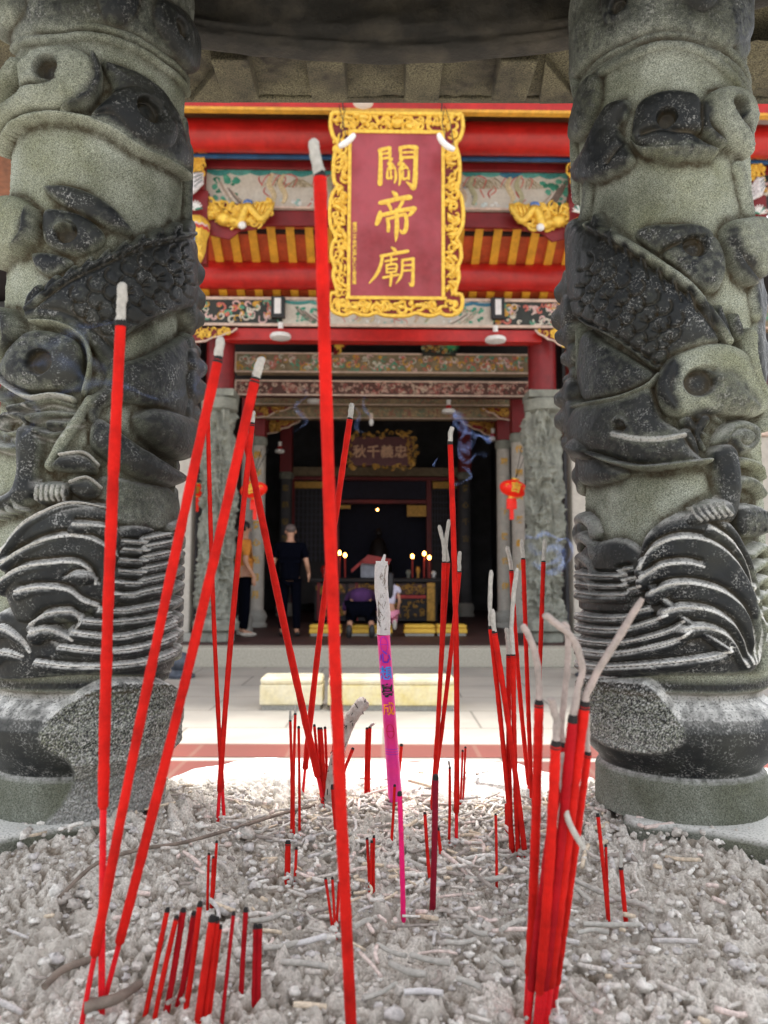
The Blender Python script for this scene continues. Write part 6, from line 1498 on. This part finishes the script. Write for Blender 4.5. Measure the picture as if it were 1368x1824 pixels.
for (px, py, lab) in ((1003, 1020, 'bit of red hanging cloth right of the right dragon column'),):
    p = at(px, py, 11.3); r_ = T0('red_streamer', p, lab, 'streamer'); b = MB(); b.box(p.x-.03, 11.3, p.z-.12, p.x+.02, 11.31, p.z+.06); b.build('cloth', M['red'], r_, bev=.003)

# ================================================================= people
def skinned(name, joints, edges, m, par, lvl=2):
    me = bpy.data.meshes.new(name); ks = list(joints); off = Vector((0, 0, 0)); q = par
    while q is not None: off += q.location; q = q.parent
    me.from_pydata([Vector(joints[k][0])-off for k in ks], [(ks.index(a), ks.index(b)) for a, b in edges], [])
    o = bpy.data.objects.new(name, me); C.objects.link(o); o.parent = par
    sk = o.modifiers.new('skin', 'SKIN'); sk.use_smooth_shade = True; sv = me.skin_vertices[0].data if me.skin_vertices else None
    if sv is None:
        bpy.context.view_layer.objects.active = o; bpy.ops.object.skin_root_mark if False else None
    me.materials.append(m)
    sb = o.modifiers.new('sub', 'SUBSURF'); sb.levels = lvl; sb.render_levels = lvl
    if sv is None:
        import bmesh
        bm = bmesh.new(); bm.from_mesh(me); ly = bm.verts.layers.skin.verify()
        for i, v in enumerate(bm.verts):
            r = joints[ks[i]][1]; v[ly].radius = r if hasattr(r, '__len__') else (r, r); v[ly].use_root = (i == 0)
        bm.to_mesh(me); bm.free()
    else:
        for i, kk in enumerate(ks): r = joints[kk][1]; sv[i].radius = r if hasattr(r, '__len__') else (r, r); sv[i].use_root = (i == 0)
    return o
def person(px, Y, label, H, kind, face=0):
    """standing figure seen from behind (face=0: looking away) or in profile; H = height"""
    x = at(px, 1130, Y).x; z0 = PZ; s = H/1.72
    rt = T0('person', (x, Y, z0), label, 'person'); rt['_'] = 0; del rt['_']
    Rz = Matrix.Rotation(R(face), 3, 'Z')
    def P(a, b, c): return Vector((x, Y, z0))+Rz @ Vector((a*s, b*s, c*s))
    man = kind == 'man'
    sw = .19 if man else .165; belly = .045 if man else 0
    J = {'pelvis': (P(0, 0, .95), .11*s), 'waist': (P(0, belly*.3, 1.10), .10*s), 'chest': (P(0, 0, 1.32), .115*s), 'neck0': (P(0, 0, 1.44), .06*s), 'neck': (P(0, .0, 1.50), .045*s), 'skull0': (P(0, .01, 1.57), .068*s), 'skull': (P(0, .015, 1.64), .072*s), 'crown': (P(0, .01, 1.69), .045*s)}
    E = [('pelvis', 'waist'), ('waist', 'chest'), ('chest', 'neck0'), ('neck0', 'neck'), ('neck', 'skull0'), ('skull0', 'skull'), ('skull', 'crown')]
    for t, g in ((-1, 'l'), (1, 'r')):
        e = .10 if man else .06
        hand = P(t*(sw+.06), .02 if t < 0 else .10, .82) if not man else P(t*(sw+.09), .06, .90)
        elb = P(t*(sw+.07), -.03, 1.10)
        J.update({g+'sh': (P(t*sw, 0, 1.38), .055*s), g+'el': (elb, .04*s), g+'wr': (hand+Vector((0, 0, .07*s)), .027*s), g+'pa': (hand, .032*s), g+'hip': (P(t*.09, 0, .90), .085*s), g+'kn': (P(t*.10, .01, .50), .058*s), g+'an': (P(t*.11, -.02, .08), .038*s), g+'to': (P(t*.13, .12, .035), .034*s)})
        E += [('chest', g+'sh'), (g+'sh', g+'el'), (g+'el', g+'wr'), (g+'wr', g+'pa'), ('pelvis', g+'hip'), (g+'hip', g+'kn'), (g+'kn', g+'an'), (g+'an', g+'to')]
        for q in range(5):
            f = g+'f%d' % q; ang = (q-2)*.011; L = (.045, .07, .075, .07, .055)[q]
            J[f+'a'] = (hand+Rz@Vector((t*.004, ang*s, -L*.5*s)), .0085*s); J[f+'b'] = (hand+Rz@Vector((-t*.006, (ang*1.1+.008)*s, -L*s)), .007*s); E += [(g+'pa', f+'a'), (f+'a', f+'b')]
    body = skinned('body', J, E, M['skin'], rt)
    b = MB()      # face and ears on the head
    for t in (-1, 1): b.ball(P(t*.078, .01, 1.60), .012*s, .022*s, .03*s)
    b.ball(P(0, .088, 1.59), .012*s, .02*s, .018*s); b.build('ears_and_nose', M['skin'], body, True)
    top = {'man': 'navy', 'woman': 'ochre', 'girl': 'whitec'}[kind]; bot = {'man': 'navy', 'woman': 'navy', 'girl': 'pink'}[kind]
    f = 1.22
    JS = {'w': (P(0, belly*.4, 1.02), (.165*s if man else .135*s, .125*s+belly)), 'w2': (P(0, belly*.6, 1.12), (.165*s if man else .125*s, .12*s+belly)), 'c': (P(0, 0, 1.32), (.165*s, .12*s)), 'n': (P(0, 0, 1.445), (.085*s, .07*s)), 'h': (P(0, 0, .84), (.175*s if man else .15*s, .135*s))}
    ES = [('w', 'h'), ('w', 'w2'), ('w2', 'c'), ('c', 'n')]
    for t, g in ((-1, 'l'), (1, 'r')):
        JS[g+'s'] = (P(t*sw, 0, 1.375), .075*s); JS[g+'e'] = (P(t*(sw+.055), -.02, 1.17), .062*s); ES += [('c', g+'s'), (g+'s', g+'e')]
    skinned('shirt', JS, ES, M[top], rt)
    JT = {'p': (P(0, 0, .94), (.15*s, .12*s))}; ET = []
    for t, g in ((-1, 'l'), (1, 'r')):
        JT[g+'h'] = (P(t*.09, 0, .84), .098*s); JT[g+'k'] = (P(t*.10, .01, .48), .075*s); JT[g+'a'] = (P(t*.11, -.01, .09), .062*s); ET += [('p', g+'h'), (g+'h', g+'k'), (g+'k', g+'a')]
    skinned('trousers', JT, ET, M[bot], rt)
    for t in (-1, 1):
        b = MB(); b.ball(P(t*.12, .05, .04), .045*s, .125*s, .038*s, 12, 8, Rz); b.build('shoe', M['shoe'] if not man else M['wire'], rt, True)
    b = MB()
    if man: b.ball(P(0, .004, 1.645), .082*s, .088*s, .075*s, 16, 10)
    elif kind == 'woman':
        b.ball(P(0, -.008, 1.64), .084*s, .094*s, .085*s, 16, 10); b.ball(P(0, -.08, 1.60), .05*s, .05*s, .06*s)
    b.build('hair', M['hairs'] if man else M['hair'], rt, True)
    return rt
person(519, 11.75, 'man in black seen from behind standing left of the altar with hands at his sides', 1.70, 'man', 0)
person(437, 11.7, 'person in orange shirt and black trousers standing in profile beside the left dragon column', 1.74, 'woman', -70)
def kneeling(px, pyz, Y, label, girl):
    x = at(px, 1110, Y).x; z0 = PZ+.17; s = .72 if girl else 1.0
    rt = T0('person', (x, Y, z0), label, 'person')
    def P(a, b, c): return Vector((x+a*s, Y+b*s, z0+c*s))
    if girl:
        J = {'pelvis': (P(0, 0, .32), .10*s), 'waist': (P(0, .03, .52), .085*s), 'chest': (P(0, .06, .72), .10*s), 'neck': (P(0, .08, .90), .042*s), 'sk': (P(0, .09, 1.0), .068*s), 'cr': (P(0, .09, 1.09), .055*s)}
        E = [('pelvis', 'waist'), ('waist', 'chest'), ('chest', 'neck'), ('neck', 'sk'), ('sk', 'cr')]
        for t, g in ((-1, 'l'), (1, 'r')):
            J.update({g+'s': (P(t*.14, .06, .80), .045*s), g+'e': (P(t*.20, .03, .52), .034*s), g+'w': (P(t*.17, .10, .34), .024*s), g+'pa': (P(t*.165, .13, .28), .028*s), g+'h': (P(t*.08, 0, .26), .085*s), g+'k': (P(t*.09, .26, .06), .06*s), g+'a': (P(t*.09, -.18, .05), .04*s), g+'t': (P(t*.09, -.30, .00), .035*s)})
            E += [('chest', g+'s'), (g+'s', g+'e'), (g+'e', g+'w'), (g+'w', g+'pa'), ('pelvis', g+'h'), (g+'h', g+'k'), (g+'k', g+'a'), (g+'a', g+'t')]
            for q in range(5): J[g+'f%d' % q] = (P(t*(.165+(q-2)*.012), .15, .21+.01*abs(q-2)), .008*s); E.append((g+'pa', g+'f%d' % q))
        skinned('body', J, E, M['skin'], rt)
        skinned('shirt', {'a': (P(0, .0, .40), (.13*s, .11*s)), 'b': (P(0, .04, .58), (.12*s, .10*s)), 'c': (P(0, .06, .78), (.14*s, .10*s)), 'n': (P(0, .07, .87), .07*s), 'l': (P(-.16, .05, .76), .065*s), 'l2': (P(-.22, .04, .66), .055*s), 'r': (P(.16, .05, .76), .065*s), 'r2': (P(.22, .04, .66), .055*s)}, [('a', 'b'), ('b', 'c'), ('c', 'n'), ('c', 'l'), ('l', 'l2'), ('c', 'r'), ('r', 'r2')], M['whitec'], rt)
        skinned('trousers', {'a': (P(0, 0, .32), (.13*s, .12*s)), 'l': (P(-.08, .02, .24), .10*s), 'lk': (P(-.09, .24, .09), .08*s), 'la': (P(-.09, -.16, .07), .06*s), 'r': (P(.08, .02, .24), .10*s), 'rk': (P(.09, .24, .09), .08*s), 'ra': (P(.09, -.16, .07), .06*s)}, [('a', 'l'), ('l', 'lk'), ('lk', 'la'), ('a', 'r'), ('r', 'rk'), ('rk', 'ra')], M['pink'], rt)
        b = MB(); b.ball(P(0, .075, 1.03), .085*s, .09*s, .095*s, 16, 10); b.tube([P(0, .0, 1.02), P(0, -.03, .85), P(0, -.03, .65), P(0, -.02, .52)], [.07*s, .075*s, .065*s, .03*s], 12); b.build('hair', M['hair'], rt, True)
        for t in (-1, 1): b = MB(); b.ball(P(t*.09, -.28, .03), .045*s, .05*s, .11*s, 10, 8); b.build('shoe', M['shoe'], rt, True)
    else:       # bowing forward, seen from behind: only back, seat and legs show
        J = {'pelvis': (P(0, 0, .36), .13*s), 'waist': (P(0, .18, .42), .11*s), 'chest': (P(0, .42, .42), .12*s), 'neck': (P(0, .58, .34), .05*s), 'sk': (P(0, .68, .28), .075*s), 'cr': (P(0, .76, .23), .06*s)}
        E = [('pelvis', 'waist'), ('waist', 'chest'), ('chest', 'neck'), ('neck', 'sk'), ('sk', 'cr')]
        for t, g in ((-1, 'l'), (1, 'r')):
            J.update({g+'s': (P(t*.18, .46, .38), .055*s), g+'e': (P(t*.26, .55, .16), .04*s), g+'w': (P(t*.16, .74, .06), .028*s), g+'pa': (P(t*.13, .82, .04), .03*s), g+'h': (P(t*.11, 0, .30), .10*s), g+'k': (P(t*.15, .22, .07), .07*s), g+'a': (P(t*.16, -.22, .04), .045*s), g+'t': (P(t*.17, -.34, -.10), .04*s)})
            E += [('chest', g+'s'), (g+'s', g+'e'), (g+'e', g+'w'), (g+'w', g+'pa'), ('pelvis', g+'h'), (g+'h', g+'k'), (g+'k', g+'a'), (g+'a', g+'t')]
            for q in range(5): J[g+'f%d' % q] = (P(t*(.13+(q-2)*.014), .89-.01*abs(q-2), .03), .009*s); E.append((g+'pa', g+'f%d' % q))
        skinned('body', J, E, M['skin'], rt)
        skinned('jacket', {'a': (P(0, -.10, .40), (.20*s, .16*s)), 'b': (P(0, .2, .46), (.18*s, .14*s)), 'c': (P(0, .44, .44), (.18*s, .13*s)), 'l': (P(-.2, .46, .38), .075*s), 'l2': (P(-.27, .55, .18), .06*s), 'r': (P(.2, .46, .38), .075*s), 'r2': (P(.27, .55, .18), .06*s)}, [('a', 'b'), ('b', 'c'), ('c', 'l'), ('l', 'l2'), ('c', 'r'), ('r', 'r2')], M['purple'], rt)
        skinned('trousers', {'a': (P(0, -.02, .32), (.20*s, .15*s)), 'l': (P(-.11, 0, .26), .13*s), 'lk': (P(-.15, .2, .10), .10*s), 'la': (P(-.16, -.22, .05), .07*s), 'r': (P(.11, 0, .26), .13*s), 'rk': (P(.15, .2, .10), .10*s), 'ra': (P(.16, -.22, .05), .07*s)}, [('a', 'l'), ('l', 'lk'), ('lk', 'la'), ('a', 'r'), ('r', 'rk'), ('rk', 'ra')], M['navy'], rt)
        b = MB(); b.ball(P(0, .70, .31), .085*s, .09*s, .08*s); b.build('hair', M['hair'], rt, True)
        for t in (-1, 1): b = MB(); b.ball(P(t*.17, -.32, -.08), .05*s, .06*s, .11*s, 10, 8); b.build('shoe', M['wire'], rt, True)
kneeling(646, 0, 11.85, 'person in dark purple jacket bowing on the yellow kneeler, seen from behind', False)
kneeling(698, 0, 11.75, 'girl with long black hair, white top and pink trousers kneeling beside the white ash roll', True)

# ================================================================= roof ornament, tree beyond
def ornament():
    Y = 8.5; p = at(1350, 98, Y); k = Y/FPX; rt = T0('roof_ornament', at(1350, 140, Y), 'pink flower and gilt ceramic ornament on the eave at the upper right corner', 'roof ornament')
    b = MB((.80, .42, .42)); n = Vector((0, -1, 0))
    b.lathe(0, 0, [(17*k, -.03), (19*k, 0), (17*k, .03), (12*k, .045), (5*k, .05), (.005, .055)], 24); b.v = [tuple(p+Vector((v[0], -v[2], v[1]))) for v in b.v]; b.build('flower_disc', M['paint'], rt, True)
    b = MB((.45, .30, .25)); 
    for q in range(8): an = q*.785; b.ball(p+Vector((9*k*math.cos(an), -.06, 9*k*math.sin(an))), 4*k, .02, 3*k)
    b.col = (.7, .6, .2); b.ball(p+Vector((0, -.07, 0)), 5*k, .03, 5*k); b.build('flower_centre', M['paint'], rt, True)
    b = MB(); rd = random.Random(2)
    for q in range(24): curl(b, at(rd.uniform(1325, 1385), rd.uniform(38, 72), Y), rd.uniform(6, 12)*k, .9, rd.choice((-1, 1)), 2.4*k, Vector((1, 0, 0)), Vector((0, 0, 1)), rd.uniform(0, 6))
    for q in range(12): curl(b, at(rd.uniform(1332, 1385), rd.uniform(106, 132), Y), rd.uniform(6, 10)*k, .9, rd.choice((-1, 1)), 2*k, Vector((1, 0, 0)), Vector((0, 0, 1)), rd.uniform(0, 6))
    b.build('gilt_scrolls', M['gold'], rt, True)
    b = MB((.75, .30, .30))
    for q in range(16): curl(b, at(rd.uniform(1325, 1400), rd.uniform(72, 136), Y+.02), rd.uniform(8, 14)*k, .8, rd.choice((-1, 1)), 3*k, Vector((1, 0, 0)), Vector((0, 0, 1)), rd.uniform(0, 6))
    b.build('pink_scrolls', M['paint'], rt, True)
ornament()
def ornament2():
    Y = 8.5; k = Y/FPX; rt = T0('roof_ornament', at(8, 20, Y), 'red and white ceramic ornament at the upper left corner beside the pillar', 'roof ornament'); b = MB((.7, .06, .05)); rd = random.Random(3)
    for q in range(10): curl(b, at(rd.uniform(-20, 8), rd.uniform(-10, 12), Y), rd.uniform(6, 12)*k, .9, 1, 3*k, Vector((1, 0, 0)), Vector((0, 0, 1)), rd.uniform(0, 6))
    b.build('red_scrolls', M['paint'], rt, True)
ornament2()
def tree(px, py, Y, hgt, rad, label, seed):
    rd = random.Random(seed); c = at(px, py, Y); rt = root('broadleaf_tree', (c.x, Y, 0), label, 'tree')
    b = MB(); b.tube([(c.x, Y, 0), (c.x+.2, Y, c.z*.4), (c.x-.1, Y, c.z*.8), (c.x, Y, c.z)], [.35, .28, .2, .1], 10)
    limbs = []
    for q in range(14):
        a = rd.uniform(0, 6.28); e = c+Vector((math.cos(a)*rad*.7, math.sin(a)*rad*.7, rd.uniform(-.6, .7)*rad)); s_ = Vector((c.x, Y, c.z*rd.uniform(.55, .95))); b.tube([s_, (s_+e)/2+Vector((0, 0, .4)), e], [.12, .07, .02], 6); limbs.append(e)
    b.build('trunk', M['bark'], rt, True)
    V = []; F = []; Cc = []
    for q in range(9000):
        e = rd.choice(limbs); p = e+Vector((rd.gauss(0, .3), rd.gauss(0, .3), rd.gauss(0, .25)))*rad; d = Vector((rd.uniform(-1, 1), rd.uniform(-1, 1), rd.uniform(-.6, .6))).normalized(); u = d.orthogonal().normalized(); s_ = rd.uniform(.08, .16)
        n = len(V); V += [p-d*s_, p+u*s_*.45, p+d*s_, p-u*s_*.45]; F.append((n, n+1, n+2, n+3)); col = rd.choice([(.05, .12, .03), (.08, .17, .04), (.04, .09, .03), (.10, .18, .05)]); Cc += [col]*4
    mesh_obj('crown', V, F, M['leaf'], rt, np.array(Cc), False)
tree(1420, 60, 24, 18, 4.0, 'green tree showing beyond the temple roof in the upper right corner', 4)

# turn the temple a little, as it stands to the viewer
ang = R(.9); piv = Vector((0, 10, 0)); Rz_ = Matrix.Rotation(ang, 3, 'Z')
for o in TEMPLE:
    o.location = piv + Rz_ @ (o.location-piv); o.rotation_euler.z += ang
